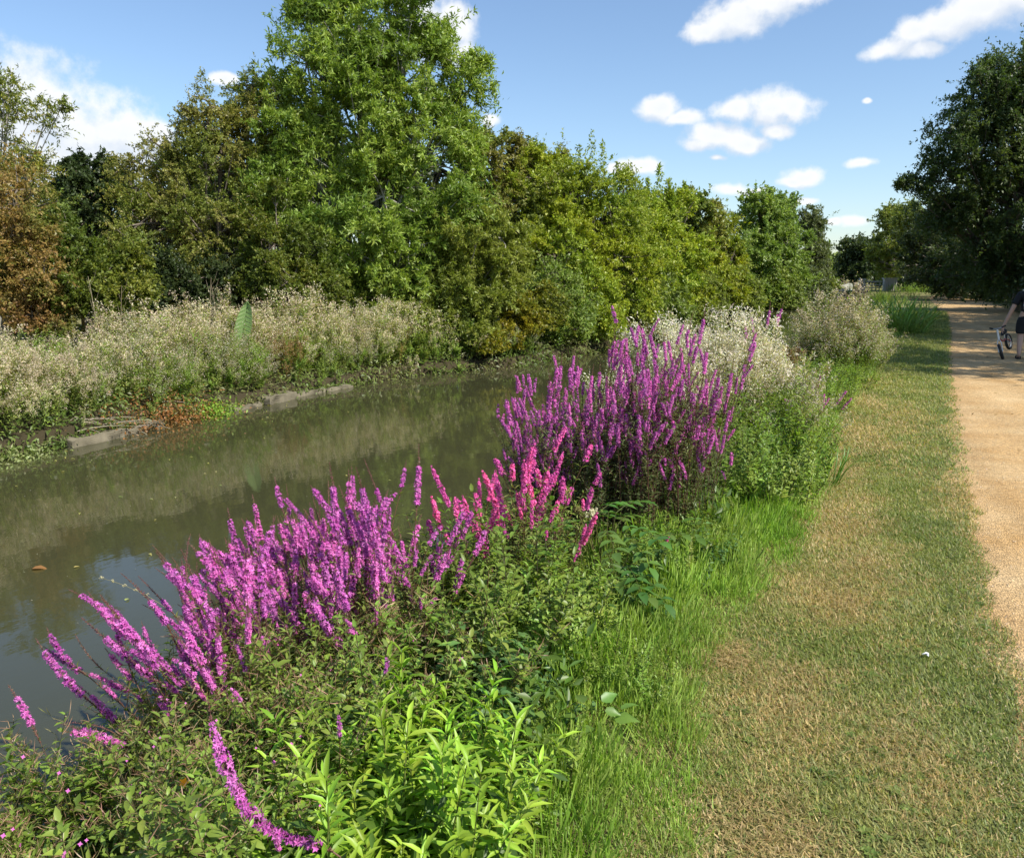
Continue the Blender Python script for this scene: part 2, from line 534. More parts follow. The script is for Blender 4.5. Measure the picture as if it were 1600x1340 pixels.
def water_material():
    m, t, b = base_mat('canal_water')
    b.inputs['Roughness'].default_value = .035
    b.inputs['IOR'].default_value = 1.48
    tc = nd(t, 'ShaderNodeTexCoord')
    n0 = nd(t, 'ShaderNodeTexNoise'); n0.inputs['Scale'].default_value = .5; n0.inputs['Detail'].default_value = 4
    t.links.new(tc.outputs['Object'], n0.inputs['Vector'])
    mx = nd(t, 'ShaderNodeMix', data_type='RGBA'); t.links.new(n0.outputs['Fac'], mx.inputs['Factor'])
    mx.inputs['A'].default_value = (.040, .041, .018, 1)
    mx.inputs['B'].default_value = (.055, .055, .026, 1)
    t.links.new(mx.outputs['Result'], b.inputs['Base Color'])
    mp = nd(t, 'ShaderNodeMapping'); mp.inputs['Scale'].default_value = (1, .55, 1)
    t.links.new(tc.outputs['Object'], mp.inputs[0])
    n1 = nd(t, 'ShaderNodeTexNoise'); n1.inputs['Scale'].default_value = 2.2; n1.inputs['Detail'].default_value = 3
    n2 = nd(t, 'ShaderNodeTexNoise'); n2.inputs['Scale'].default_value = 11; n2.inputs['Detail'].default_value = 3
    for n in (n1, n2): t.links.new(mp.outputs[0], n.inputs['Vector'])
    bp = nd(t, 'ShaderNodeBump'); bp.inputs['Strength'].default_value = .045; bp.inputs['Distance'].default_value = .05
    t.links.new(mth(t, 'MULTIPLY_ADD', n2.outputs['Fac'], .3, n1.outputs['Fac']), bp.inputs['Height'])
    t.links.new(bp.outputs[0], b.inputs['Normal'])
    return m


M_GROUND, M_PATH, M_WATER = ground_material(), path_material(), water_material()
ys = np.concatenate([np.arange(-40, 0, 2.0), np.arange(0, 40, .4), np.arange(40, 240, 4.0), np.array([260, 320, 420, 600, 900])])
us = np.concatenate([[-900, -300, -120, -60, -30, -14, -8, -4, -2.5, -1.5, -.8, -.5, -.2, -.06, -.03, 0, .05, .4],])
rows = []
for y in ys:
    fe, ne = float(far_edge(y)), float(near_edge(y))
    xs = list(fe + us) + list(np.linspace(fe + .8, ne - .6, 4)) + [ne - .3, ne, ne + .06] + list(ne + np.array([.15, .3, .45, .6, .8, 1, 1.25, 1.5, 1.8, 2.1, 2.5, 3, 3.6, 4.5, 6, 9, 14, 30, 60, 120, 300, 900]))
    rows.append(xs)
GX = np.array(rows)
GY = np.repeat(ys[:, None], GX.shape[1], 1)
GZ = ground_z(GX, GY)
tag(grid_mesh('ground', GX, GY, GZ, M_GROUND), kind='structure')

ysw = np.concatenate([np.arange(-39, 240, 3.0), [300, 420]])
WX = np.array([np.linspace(float(far_edge(y)) - .45, float(near_edge(y)) + .35, 6) for y in ysw])
tag(grid_mesh('canal_water', WX, np.repeat(ysw[:, None], 6, 1), np.full(WX.shape, WATER_Z), M_WATER), kind='structure')

ysp = np.concatenate([np.arange(-20, 40, .12), np.arange(40, 210, 1.5)])
PX = []
for y in ysp:
    l = float(path_left(y)) - .05 + .05 * math.sin(y * 2.3) + .035 * math.sin(y * 7.1 + 1) + .03 * mnoise.noise(Vector((y * 3, 0, 0)))
    PX.append(np.concatenate([[l - .05], np.linspace(l, float(path_right(y)), 11)]))
PX = np.array(PX)
PY = np.repeat(ysp[:, None], 12, 1)
tag(grid_mesh('towpath', PX, PY, ground_z(PX, PY) + .006 - .022 * (np.arange(12) == 0)[None, :], M_PATH), kind='structure')

# ------------------------------------------------------------------ mown verge grass
def blades(soup, x, y, L, W, lean, col, tmpl=SPIKE, zoff=0.0):
    n = len(x)
    P = np.stack([x, y, ground_z(x, y) + zoff], -1)
    a = RNG.uniform(0, 2 * math.pi, n)
    D = np.stack([np.cos(a) * lean, np.sin(a) * lean, np.ones(n)], -1)
    N = np.stack([-np.sin(a), np.cos(a), RNG.normal(size=n) * .3], -1)
    N = np.stack([np.cos(a), np.sin(a), -lean * np.ones(n)], -1) + rdir(n) * .3
    soup.scatter(tmpl, P, D, N, L, W, col)


STRAW = [(1.0, 6.9, .3, .9), (-.1, 3.15, .26, .45), (.15, 6.0, .28, .7), (.35, 9.2, .3, 1.2), (.8, 10.6, .35, 1.3), (.05, 4.4, .22, .4), (-.35, 3.5, .12, .18),
         (-.1, 2.35, .18, .25), (.3, 2.9, .2, .3), (.45, 11.9, .3, .7), (0.1, 7.5, .2, .5), (.25, 5.0, .22, .4), (.5, 2.2, .2, .3)]


def strawness(x, y):
    s = np.zeros(len(x))
    for (cx, cy, rx, ry) in STRAW:
        s = np.maximum(s, np.exp(-(((x - cx) / rx) ** 2 + ((y - cy) / ry) ** 2)))
    P = np.stack([x, y * .6, 0 * x], -1)
    s = s * .9 + (fnoise(P, .16, 3) - .5) * .6 + (fnoise(P, .05, 4) - .5) * .35
    edge = np.exp(-((x - lawn_left(y)) / .35) ** 2) * .3
    return np.clip(s + edge - .02 - np.clip((y - 14) / 4, 0, 1) * .5, 0, 1)


g = Soup()
def lawn(n):
    u = RNG.random(n)
    y = np.where(RNG.random(n) < .5, .9 + 6.5 * RNG.random(n) ** 1.25, 2.5 * (45 / 2.5) ** u)
    L, W = .021 + .0022 * y, .0034 + .00062 * y
    lo, hi = lawn_left(y) - .15, path_left(y) + .09 + .025 * np.sin(y * 5.1) + .02 * np.sin(y * 13.7)
    e = RNG.random(n)
    x = lo + (hi - lo) * e
    # ragged edge onto the gravel
    keep = (hi - x) > RNG.exponential(.075, n) * .9
    x, y = x[keep], y[keep]
    n = len(x)
    s = strawness(x, y)
    green = palette(np.stack([x, y, 0 * x], -1), [(.20, .26, .06), (.28, .33, .08), (.38, .38, .13)], .5, 5, .35)
    dark = palette(np.stack([x, y, 0 * x], -1), [(.15, .21, .06), (.28, .33, .13)], .2, 6, .3)
    straw = palette(np.stack([x, y, 0 * x], -1), [(.64, .51, .22), (.46, .36, .15), (.72, .58, .30)], .3, 7, .3)
    nearp = np.clip(1 - (path_left(y) - x) / .55, 0, 1)
    c = np.where((RNG.random(n) < .22 + .35 * nearp)[:, None], dark, green)
    c = np.where((RNG.random(n) < s * .72 + .04)[:, None], straw, c)
    sc = RNG.uniform(.5, 1.3, n)
    L, W = L[keep], W[keep]
    blades(g, x, y, L * sc, W * RNG.uniform(.7, 1.4, n), RNG.uniform(.4, 3.0, n), c, tmpl=SPIKE, zoff=.002)
lawn(380000)
tag(g.build('mown_grass', M_GRASS), kind='stuff')

g = Soup()
n = 700
y = 1.2 + 12 * RNG.random(n) ** 1.4
x = lawn_left(y) + (path_left(y) - lawn_left(y)) * RNG.random(n)
m_ = 7
P0 = np.stack([x, y, ground_z(x, y) + .008], -1)
a = RNG.uniform(0, 6.28, (n, 1)) + np.arange(m_) * 2 * math.pi / m_ + RNG.normal(size=(n, m_)) * .2
D = np.stack([np.cos(a), np.sin(a), .25 + 0 * a], -1).reshape(-1, 3)
P0 = np.repeat(P0, m_, 0)
sz = np.repeat(RNG.uniform(.012, .034, n), m_)
g.scatter(RHOMB, P0, D, np.array([[0, 0, 1.]]) + rdir(len(P0)) * .3, sz, sz * .45, palette(P0, [(.10, .17, .035), (.17, .25, .05), (.24, .30, .08)], .3, 13, .25))
tag(g.build('turf_weeds', M_NEAR), kind='stuff')

# loose hay left by the mower
g = Soup()
n = 9000
k = RNG.integers(0, len(STRAW), n)
S = np.array(STRAW)[k]
x = S[:, 0] + RNG.normal(size=n) * S[:, 2] * .6
y = S[:, 1] + RNG.normal(size=n) * S[:, 3] * .6
ex = RNG.random(n) < .25
yy = 1.2 + 12 * RNG.random(n) ** 1.3
y = np.where(ex, yy, y)
x = np.where(ex, lawn_left(y) + RNG.random(n) ** 1.5 * (path_left(y) - lawn_left(y)), x)
ok = (x < path_left(y)) & (y > .8)
x, y = x[ok], y[ok]
a = RNG.uniform(0, 6.28, len(x))
P = np.stack([x, y, ground_z(x, y) + RNG.uniform(.012, .035, len(x))], -1)
D = np.stack([np.cos(a), np.sin(a), RNG.normal(size=len(x)) * .15], -1)
g.scatter(BLADE, P, D, np.array([[0, 0, 1.]]) + rdir(len(x)) * .4, RNG.uniform(.02, .075, len(x)), .0022, palette(P, [(.50, .39, .18), (.36, .25, .11), (.22, .24, .09)], .4, 9, .3))
tag(g.build('hay_clippings', M_GRASS), kind='stuff')

# gravel stones loose on the path
g = Soup()
n = 16000
y = 1.5 + 11 * RNG.random(n) ** 1.2
w = path_right(y) - path_left(y)
x = path_left(y) - .16 + np.minimum(w, 2.6) * RNG.random(n) ** 1.15
OCT = (np.array([[.5, 0, 0], [-.5, 0, 0], [0, .5, 0], [0, -.5, 0], [0, 0, .4], [0, 0, -.2]]), np.array([[0, 2, 4], [2, 1, 4], [1, 3, 4], [3, 0, 4]]))
P = np.stack([x, y, ground_z(x, y) + .008], -1)
sz = RNG.uniform(.003, .009, n) * (1 + (RNG.random(n) < .03) * .8)
D = rdir(n); D[:, 2] *= .2
g.scatter(OCT, P, D, np.array([[0, 0, 1.]]) + rdir(n) * .3, sz, sz * RNG.uniform(.6, 1.1, n), palette(P, [(.42, .28, .13), (.55, .42, .25), (.62, .5, .34), (.34, .25, .16)], .08, 12, .25))
M_GRIT = simple('grit', (.5, .4, .25), .9)
t = M_GRIT.node_tree
an = nd(t, 'ShaderNodeAttribute', attribute_name='Col')
t.links.new(an.outputs['Color'], t.nodes['Principled BSDF'].inputs['Base Color'])
tag(g.build('gravel', M_GRIT), kind='stuff')

g = Soup()
n = 2600
y = 9 + 50 * RNG.random(n) ** 1.3
x = path_right(y) - .1 - RNG.exponential(.55, n) + RNG.exponential(.5, n)
m_ = RNG.random(n) < .12
x = np.where(m_, path_left(y) + (path_right(y) - path_left(y)) * RNG.random(n), x)
P = np.stack([x, y, ground_z(x, y) + .012], -1)
D = rdir(n); D[:, 2] *= .2
g.scatter(RHOMB, P, D, np.array([[0, 0, 1.]]) + rdir(n) * .3, RNG.uniform(.03, .07, n), .03, palette(P, [(.28, .18, .08), (.40, .28, .12), (.20, .15, .07)], .5, 14, .3))
tag(g.build('fallen_leaves', M_LEAF), kind='stuff')

# ------------------------------------------------------------------ long bank grass
g = Soup()
def long_grass(n, y0, y1, wid, L, W, cols, pw=1.3, zmin=0):
    y = np.where(RNG.random(n) < .55, y0 + 5.5 * RNG.random(n) ** 1.2, 2.2 * (y1 / 2.2) ** RNG.random(n))
    W = W + .00045 * y
    wid = wid - np.clip((y - 4) / 6, 0, 1) * .4
    u = RNG.random(n) ** 1.15
    x = lawn_left(y) + .06 - u * wid + RNG.normal(size=n) * .03
    P = np.stack([x, y, 0 * x], -1)
    dens = fnoise(P, .13, 21)
    hgt = (.3 + .75 * fnoise(P, .3, 22) + .65 * fnoise(P, .09, 24) ** 2) * np.clip(.35 + u * 2.2, 0, 1)
    ok = dens > RNG.random(n) * .55
    c = palette(P, cols, .35, 23, .3)
    x, y, c, hgt, W = x[ok], y[ok], c[ok], hgt[ok], W[ok]
    m = len(x)
    blades(g, x, y, L * hgt * RNG.uniform(.55, 1.3, m), W * RNG.uniform(.7, 1.3, m), RNG.uniform(.1, 2.2, m), c, tmpl=BLADE)
BRIGHT = [(.16, .26, .032), (.22, .36, .045), (.30, .43, .07), (.26, .34, .07), (.19, .31, .04)]
long_grass(62000, .8, 40, 1.15, .175, .0026, BRIGHT)
tag(g.build('long_grass', M_GRASS), kind='stuff')

# ------------------------------------------------------------------ trees
def crown_points(blobs, n, rng, lobes=30, twigs=13, lobe_r=.40, up=.25, bottom=-.75):
    """leaf positions gathered on twigs, twigs in lobes, lobes on the shells of the crown's masses"""
    A = np.array([b[3] ** 2 for b in blobs])
    A = A / A.sum()
    P, D, OUT, lobeC = [], [], [], []
    for b, a in zip(blobs, A):
        c, R = np.array(b[:3]), b[3]
        nl = max(6, int(lobes * rng.uniform(.85, 1.2)))
        d = rdir(nl * 2, rng)
        d = d[d[:, 2] > bottom][:nl]
        nl = len(d)
        rr = R * rng.uniform(.12, .92, nl) ** .6
        LC = c + d * rr[:, None] * np.array([1, 1, .95])
        lobeC.append(LC)
        nt = nl * twigs
        li = np.repeat(np.arange(nl), twigs)
        td = norm(d[li] * .55 + rdir(nt, rng) + np.array([0, 0, up]))
        lr = R * lobe_r * rng.uniform(.6, 1.25, nl)[li]
        tl = lr * rng.uniform(.45, 1.25, nt)
        shoot = rng.random(nt) < .10
        tl = np.where(shoot, tl * 2.0, tl)
        td = norm(td + shoot[:, None] * (d[li] * .9 + np.array([0, 0, up * 1.5])))
        tp = LC[li] + rdir(nt, rng) * lr[:, None] * .35
        m = max(3, int(n * a / nt))
        ti = np.repeat(np.arange(nt), m)
        s = rng.uniform(.15, 1.05, len(ti))
        droop = np.zeros((len(ti), 3)); droop[:, 2] = -(s ** 2) * tl[ti] * .22
        P.append(tp[ti] + td[ti] * (tl[ti] * s)[:, None] + droop + rng.normal(size=(len(ti), 3)) * .03 * R * .5)
        D.append(norm(td[ti] * .7 + rdir(len(ti), rng) * .9))
        OUT.append(norm(d[li][ti] * .6 + td[ti] * .4))
    return np.concatenate(P), np.concatenate(D), np.concatenate(OUT), lobeC


def tree(name, label, cat, blobs, base, cols, n, leaf, width, trunk_r, bark=None, seed=0, group=None, tmpl=TRI, scale=1.2, lobes=30, twigs=13,
         lobe_r=.40, up=.25, stems=1, mat=None, jit=.28, bottom=-.75, limbs=True, shoots=()):
    rng = np.random.default_rng(100 + seed)
    base = np.asarray(base, float)
    base[2] = float(ground_z(base[0], base[1])) - .05
    root = empty(name, base)
    tag(root, label, cat, group)
    bl = [(b[0], b[1], b[2], b[3]) for b in blobs]
    P, D, OUT, LC = crown_points(bl, n, rng, lobes, twigs, lobe_r, up, bottom)
    for (sx, sy, st, sD) in shoots:
        a_, b_ = np.array(at(sx, sy + st, sD)), np.array(at(sx, sy, sD))
        m_ = 260
        t_ = rng.random(m_)
        q_ = a_ + (b_ - a_) * t_[:, None] + rng.normal(size=(m_, 3)) * (.02 + .13 * (1 - t_))[:, None]
        P = np.concatenate([P, q_]); D = np.concatenate([D, rdir(m_, rng) + [0, 0, .5]]); OUT = np.concatenate([OUT, rdir(m_, rng)])
    P -= base
    ok = P[:, 2] > .15
    P, D, OUT = P[ok], D[ok], OUT[ok]
    N = np.array([[0, 0, .55]]) + OUT * .5 + rdir(len(P), rng) * .75
    s = Soup()
    s.scatter(tmpl, P, D, N, leaf * 1.08 * rng.uniform(.6, 1.35, len(P)), width * 1.4 * rng.uniform(.7, 1.3, len(P)), palette(P + base, cols, scale, seed, jit, rng))
    cr = s.build('crown', mat or M_LEAF, root)
    w = Soup()
    bc = np.array([.5, .5, .5])
    zs = [b[2] - base[2] for b in bl]
    fork_h = max(.5, min(zs) * .6)
    tops = []
    for k in range(stems):
        off_ = rng.normal(size=2) * (.25 if stems > 1 else 0)
        hub = np.array([off_[0] * 1.5, off_[1] * 1.5, fork_h])
        w.tube(bezier((off_[0], off_[1], 0), hub * .5 + np.array([.05, 0, 0]), hub, 6), np.linspace(trunk_r * 1.25, trunk_r * .85, 6), bc, 8)
        tops.append(hub)
    trunk = w.build('trunk', bark or M_BARK, root, smooth=True)
    if limbs:
        w = Soup()
        for i, b in enumerate(bl):
            hub = tops[i % stems]
            c = np.array(b[:3]) - base
            R = b[3]
            rl = trunk_r * .6 * (R / max(q[3] for q in bl)) ** .5
            mid = (hub + c) / 2 + np.array([0, 0, -.1 * R]) + rng.normal(size=3) * .12 * R
            pts = bezier(hub * np.array([1, 1, .9]), mid, c + np.array([0, 0, .35 * R]), 8)
            w.tube(pts, np.linspace(rl, rl * .28, 8), bc, 6)
            for q in LC[i]:
                q = q - base
                st = pts[rng.integers(3, 8)]
                if np.linalg.norm(q - st) > 2.2 * R: continue
                md = (st + q) / 2 + rng.normal(size=3) * .1 * R
                w.tube(bezier(st, md, q + (q - c) * .25, 5), np.linspace(rl * .32, rl * .06 + .004, 5), bc, 4)
        w.build('limbs', bark or M_BARK, root, smooth=True)
    return root


def B(px, py, rpx, D):
    p = at(px, py, D)
    return (p.x, p.y, p.z, rpx * D / F)


def base_at(px, D):
    p = at(px, 480, D)
    return (p.x, p.y, 0)


RUST = [(.15, .20, .04), (.20, .20, .045), (.30, .17, .06), (.22, .19, .05), (.15, .20, .035)]
OLIVE = [(.15, .19, .035), (.21, .235, .045), (.26, .23, .06), (.20, .23, .04), (.17, .215, .035)]
ASH = [(.16, .215, .035), (.215, .275, .042), (.275, .325, .055), (.17, .235, .04)]
YELLOW = [(.19, .25, .028), (.27, .325, .032), (.36, .37, .035), (.24, .30, .03), (.30, .33, .04), (.17, .245, .035)]
MID = [(.15, .20, .04), (.20, .255, .05), (.245, .29, .06)]
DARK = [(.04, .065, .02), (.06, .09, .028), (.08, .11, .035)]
WILLOW = [(.11, .13, .05), (.14, .165, .06), (.10, .12, .045)]

tree('hawthorn_tree', 'hawthorn turning rust red at the left edge of the photo above the far bank', 'tree',
     [B(-40, 340, 95, 15.5), B(30, 320, 60, 15), B(20, 400, 75, 14.8), B(-60, 440, 80, 14.6), B(60, 385, 45, 15), B(-90, 300, 90, 16), B(70, 440, 45, 14.6)],
     base_at(-10, 15.6), RUST, 70000, .055, .035, .14, seed=1, scale=.8, stems=2)
tree('ash_sapling', 'thin open ash with yellowing leaf tips against the cloud at the left edge', 'tree',
     [B(15, 165, 45, 19), B(75, 190, 32, 19), B(40, 240, 40, 19), B(-50, 170, 70, 19.5), B(60, 270, 34, 19), B(10, 130, 24, 19), B(100, 165, 12, 18.8), B(-30, 270, 60, 19.3)],
     base_at(0, 19.3), [(.12, .18, .035), (.17, .23, .04), (.36, .34, .05)], 15000, .085, .032, .09, M_ASHBARK, seed=2, lobes=15, twigs=8, lobe_r=.42)
tree('ivy_clad_tree', 'dark ivy clad tree peeping over the bushes beneath the big white cloud', 'tree',
     [B(135, 275, 38, 21), B(140, 330, 60, 21), B(185, 290, 26, 21.5), B(110, 300, 30, 21), B(165, 255, 14, 21)],
     base_at(140, 21), DARK, 34000, .075, .06, .16, seed=3, scale=1.5)
tree('bramble_bush', 'bright green bush right of the rust red hawthorn behind the far bank', 'bush',
     [B(115, 400, 48, 15.6), B(165, 450, 52, 15.2), B(125, 465, 50, 15), B(190, 410, 35, 16), B(90, 355, 32, 16), B(210, 460, 35, 15.3)],
     base_at(140, 15.8), [(.08, .13, .02), (.13, .18, .025), (.20, .22, .03)], 46000, .06, .042, .07, seed=4, stems=3)
tree('wild_plum_tree', 'broad brown tinged hawthorn left of the tall ash', 'tree',
     [B(330, 185, 50, 20), B(395, 150, 42, 20.5), B(265, 255, 55, 20), B(350, 255, 75, 20), B(215, 310, 42, 19.5), B(260, 350, 75, 19.3), B(350, 370, 85, 19),
      B(205, 390, 42, 18.6), B(290, 440, 70, 18.6), B(375, 450, 60, 19), B(415, 220, 60, 20.5), B(320, 215, 40, 19.8), B(190, 268, 22, 20)],
     base_at(300, 20), OLIVE, 150000, .052, .038, .2, seed=5, stems=2, scale=1.0, lobe_r=.4)
tree('ivy_thicket', 'dark shaded thicket at the foot of the brown tinged hawthorn', 'bush',
     [B(330, 450, 55, 18.2), B(260, 470, 45, 17.6), B(390, 480, 40, 18.6), B(250, 420, 35, 17.8), B(330, 500, 45, 18)],
     base_at(320, 18.6), DARK, 36000, .06, .05, .08, seed=16, stems=3)
tree('ash_tree', 'tallest tree, a green ash with pale trunk reaching the top edge', 'tree',
     [B(560, 40, 85, 21), B(480, 120, 62, 20.5), B(640, 100, 75, 21), B(700, 175, 48, 21), B(722, 120, 32, 21), B(565, 190, 95, 20.5), B(655, 245, 85, 20.5),
      B(480, 230, 65, 20.5), B(600, 340, 90, 20), B(520, 320, 60, 19.8), B(560, -60, 60, 21), B(650, -30, 62, 21), B(480, 20, 36, 21), B(735, 235, 30, 21),
      B(640, 420, 70, 19.6), B(430, 225, 52, 20), B(600, 265, 60, 20.3), B(560, 100, 60, 20.6), B(425, 310, 55, 19.6), B(470, 380, 55, 19.2), B(700, 330, 60, 20), B(745, 95, 16, 21), B(430, 150, 32, 20.5), B(690, 60, 30, 21), B(555, 420, 60, 19.4)],
     base_at(565, 21), ASH, 200000, .115, .043, .17, M_ASHBARK, seed=6, lobes=26, twigs=13, lobe_r=.40, scale=1.5, shoots=[(765, 82, 60, 21), (748, 90, 60, 21), (450, 0, 60, 20.5), (770, 130, 40, 21), (745, 200, 60, 21)])
tree('hawthorn_bush', 'bushy yellow green thorn shrub left of the tall ash trunk foot', 'bush',
     [B(430, 400, 50, 18.3), B(400, 350, 32, 18.6), B(455, 450, 50, 18), B(410, 450, 35, 18), B(480, 380, 36, 18.5), B(430, 300, 22, 18.8), B(500, 460, 42, 18.3)],
     base_at(440, 18.8), [(.09, .125, .02), (.15, .18, .025), (.24, .20, .03)], 60000, .055, .036, .07, seed=7, stems=3)
tree('field_maple_tree', 'brownish maple crown behind and right of the tall ash', 'tree',
     [B(775, 265, 60, 26), B(835, 285, 50, 26), B(740, 235, 36, 26), B(810, 230, 22, 26), B(870, 250, 20, 26.5), B(800, 340, 70, 25)],
     base_at(800, 26), OLIVE, 60000, .08, .055, .2, seed=8)
tree('young_ash_tree', 'bright lime green young ash in front of the brownish maple', 'tree',
     [B(715, 380, 62, 20), B(780, 390, 50, 20.5), B(700, 460, 52, 19.6), B(770, 450, 50, 20.2), B(650, 490, 38, 19.2), B(740, 335, 36, 20.5), B(730, 500, 42, 19.6)],
     base_at(735, 21), ASH, 92000, .10, .034, .1, M_ASHBARK, seed=9, stems=2, lobe_r=.4)
tree('elder_bush', 'yellow flushed shrub leaning over the water right of the lime green ash', 'bush',
     [B(815, 500, 42, 20.6), B(790, 530, 26, 20), B(850, 480, 36, 21.4), B(760, 540, 26, 19.4)],
     base_at(815, 21.4), [(.10, .15, .02), (.18, .22, .025), (.32, .29, .02)], 30000, .07, .045, .05, seed=17, stems=3)
tree('goat_willow_tree', 'yellow green bushy tree with upright shoots above the purple flowers', 'tree',
     [B(895, 320, 60, 25), B(870, 400, 65, 24), B(950, 340, 52, 25.5), B(960, 420, 60, 25), B(915, 470, 50, 24), B(860, 265, 22, 25.5), B(975, 285, 22, 26), B(990, 480, 40, 26), B(845, 330, 36, 25), B(825, 290, 34, 25), B(985, 335, 34, 26.5), B(1000, 400, 36, 26.5), B(830, 250, 26, 25.5), B(905, 285, 34, 25)],
     base_at(910, 26), YELLOW, 105000, .09, .05, .14, seed=10, stems=3, lobe_r=.42, up=.6, shoots=[(925, 205, 90, 25.5), (905, 228, 70, 25.5), (942, 222, 80, 25.5), (870, 235, 60, 25.5), (885, 248, 50, 25.5), (965, 255, 50, 25.8), (980, 262, 50, 26), (845, 225, 60, 25.5)])
tree('sallow_tree', 'second yellow green tree with a feathery top beside the maple', 'tree',
     [B(1030, 345, 44, 31), B(1010, 400, 46, 29), B(1060, 400, 46, 31), B(1045, 450, 46, 30), B(1010, 315, 22, 31), B(1062, 320, 24, 32), B(1000, 350, 30, 30)],
     base_at(1040, 31), YELLOW, 50000, .12, .065, .12, seed=11, stems=3, up=.6, shoots=[(1030, 258, 70, 31), (1012, 280, 50, 31), (1045, 282, 50, 31), (1070, 285, 50, 32), (1000, 285, 50, 31)])
tree('blackthorn_tree', 'brown topped thorn tree between the yellow green trees', 'tree',
     [B(1090, 335, 34, 38), B(1075, 315, 20, 38), B(1110, 380, 36, 38), B(1065, 350, 24, 39)],
     base_at(1090, 39), OLIVE, 26000, .13, .09, .15, seed=12)
tree('dogwood_bush', 'golden green bush where the tree line narrows before the round tree', 'bush',
     [B(1110, 430, 38, 34), B(1085, 470, 30, 32), B(1140, 400, 30, 38), B(1135, 450, 32, 37), B(1130, 350, 22, 40), B(1160, 465, 24, 42)],
     base_at(1115, 36), YELLOW, 36000, .14, .08, .1, seed=13, stems=3)
tree('lime_tree', 'rounded mid green tree standing apart down the far bank', 'tree',
     [B(1185, 335, 36, 58), B(1215, 325, 30, 62), B(1200, 385, 48, 58), B(1170, 400, 40, 55), B(1230, 420, 36, 60), B(1190, 450, 36, 56), B(1240, 370, 24, 64)],
     base_at(1200, 61), MID, 60000, .2, .13, .3, seed=14)
tree('willow_tree', 'grey green willow farthest along the left bank', 'tree',
     [B(1262, 350, 26, 84), B(1275, 385, 26, 84), B(1255, 410, 30, 82), B(1282, 420, 22, 86), B(1265, 440, 20, 82)],
     base_at(1265, 86), WILLOW, 30000, .26, .13, .35, seed=15)
tree('distant_oak_tree', 'small distant tree closing the canal in the gap', 'tree',
     [B(1300, 425, 20, 190), B(1318, 415, 18, 200), B(1292, 436, 12, 180)],
     base_at(1303, 195), MID, 9000, .9, .6, .4, seed=18)
tree('distant_lime_tree', 'dark distant tree left of the pale footbridge posts', 'tree',
     [B(1340, 395, 26, 140), B(1325, 418, 22, 140), B(1350, 420, 26, 138), B(1370, 400, 26, 142)],
     base_at(1345, 142), DARK, 16000, .55, .4, .5, seed=19)
# darker trees closing the gaps behind, and bushes at their feet
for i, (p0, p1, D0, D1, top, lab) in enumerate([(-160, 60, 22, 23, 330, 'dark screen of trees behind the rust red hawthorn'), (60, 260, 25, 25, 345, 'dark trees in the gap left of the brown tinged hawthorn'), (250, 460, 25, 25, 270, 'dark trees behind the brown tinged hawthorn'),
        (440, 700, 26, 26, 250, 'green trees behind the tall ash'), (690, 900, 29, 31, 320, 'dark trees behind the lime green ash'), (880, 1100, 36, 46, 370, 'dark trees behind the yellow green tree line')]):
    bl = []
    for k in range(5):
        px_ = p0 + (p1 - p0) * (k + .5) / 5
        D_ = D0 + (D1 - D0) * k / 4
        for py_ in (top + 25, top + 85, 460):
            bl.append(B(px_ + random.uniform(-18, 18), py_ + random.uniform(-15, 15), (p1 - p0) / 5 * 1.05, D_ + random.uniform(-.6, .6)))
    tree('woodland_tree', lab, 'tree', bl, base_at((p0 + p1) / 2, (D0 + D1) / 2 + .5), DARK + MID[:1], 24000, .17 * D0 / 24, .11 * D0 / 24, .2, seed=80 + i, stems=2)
for i, (px_, D_, r_, cols_, lab) in enumerate([(60, 14.9, 42, RUST, 'rust tinged bush at the foot of the left edge hawthorn'), (480, 19.0, 40, MID, 'green bush at the foot of the tall ash'), (560, 19.4, 44, ASH, 'leafy ash suckers below the ash trunk'),
        (620, 19.5, 40, ASH, 'bright ash suckers right of the ash trunk'), (690, 19.6, 38, MID, 'dark green bush over the bank beneath the lime green ash'), (870, 22.5, 46, MID, 'green bush by the water below the yellow green tree'),
        (920, 24, 44, YELLOW, 'yellow green bush by the water behind the purple spikes'), (975, 26, 40, MID, 'green bush behind the white seeding willowherb'), (1030, 28.5, 38, MID, 'bush at the waterline under the feathery topped tree'), (1090, 32, 34, MID, 'bush at the waterline under the brown topped thorn'),
        (1150, 41, 30, MID, 'shrub at the waterline before the round tree'), (1215, 56, 28, MID, 'shrub under the round tree by the water'), (1262, 78, 22, WILLOW, 'grey green shrub at the foot of the far willow'), (1290, 120, 16, MID, 'far shrub in the gap at the canal end')]):
    bl = [B(px_ + dx * r_, 475 + dy * r_ - (px_ > 1100) * 20, r_ * .85, D_ + dd) for dx, dy, dd in ((-.6, -.1, 0), (.5, 0, .3), (0, -.8, .4), (-.2, .6, -.3), (.6, .8, -.2))]
    tree('waterside_bush', lab, 'bush', bl, base_at(px_, D_ + .4), cols_, 13000, .0034 * D_ + .008, .0022 * D_ + .004, .05, seed=200 + i, stems=3)
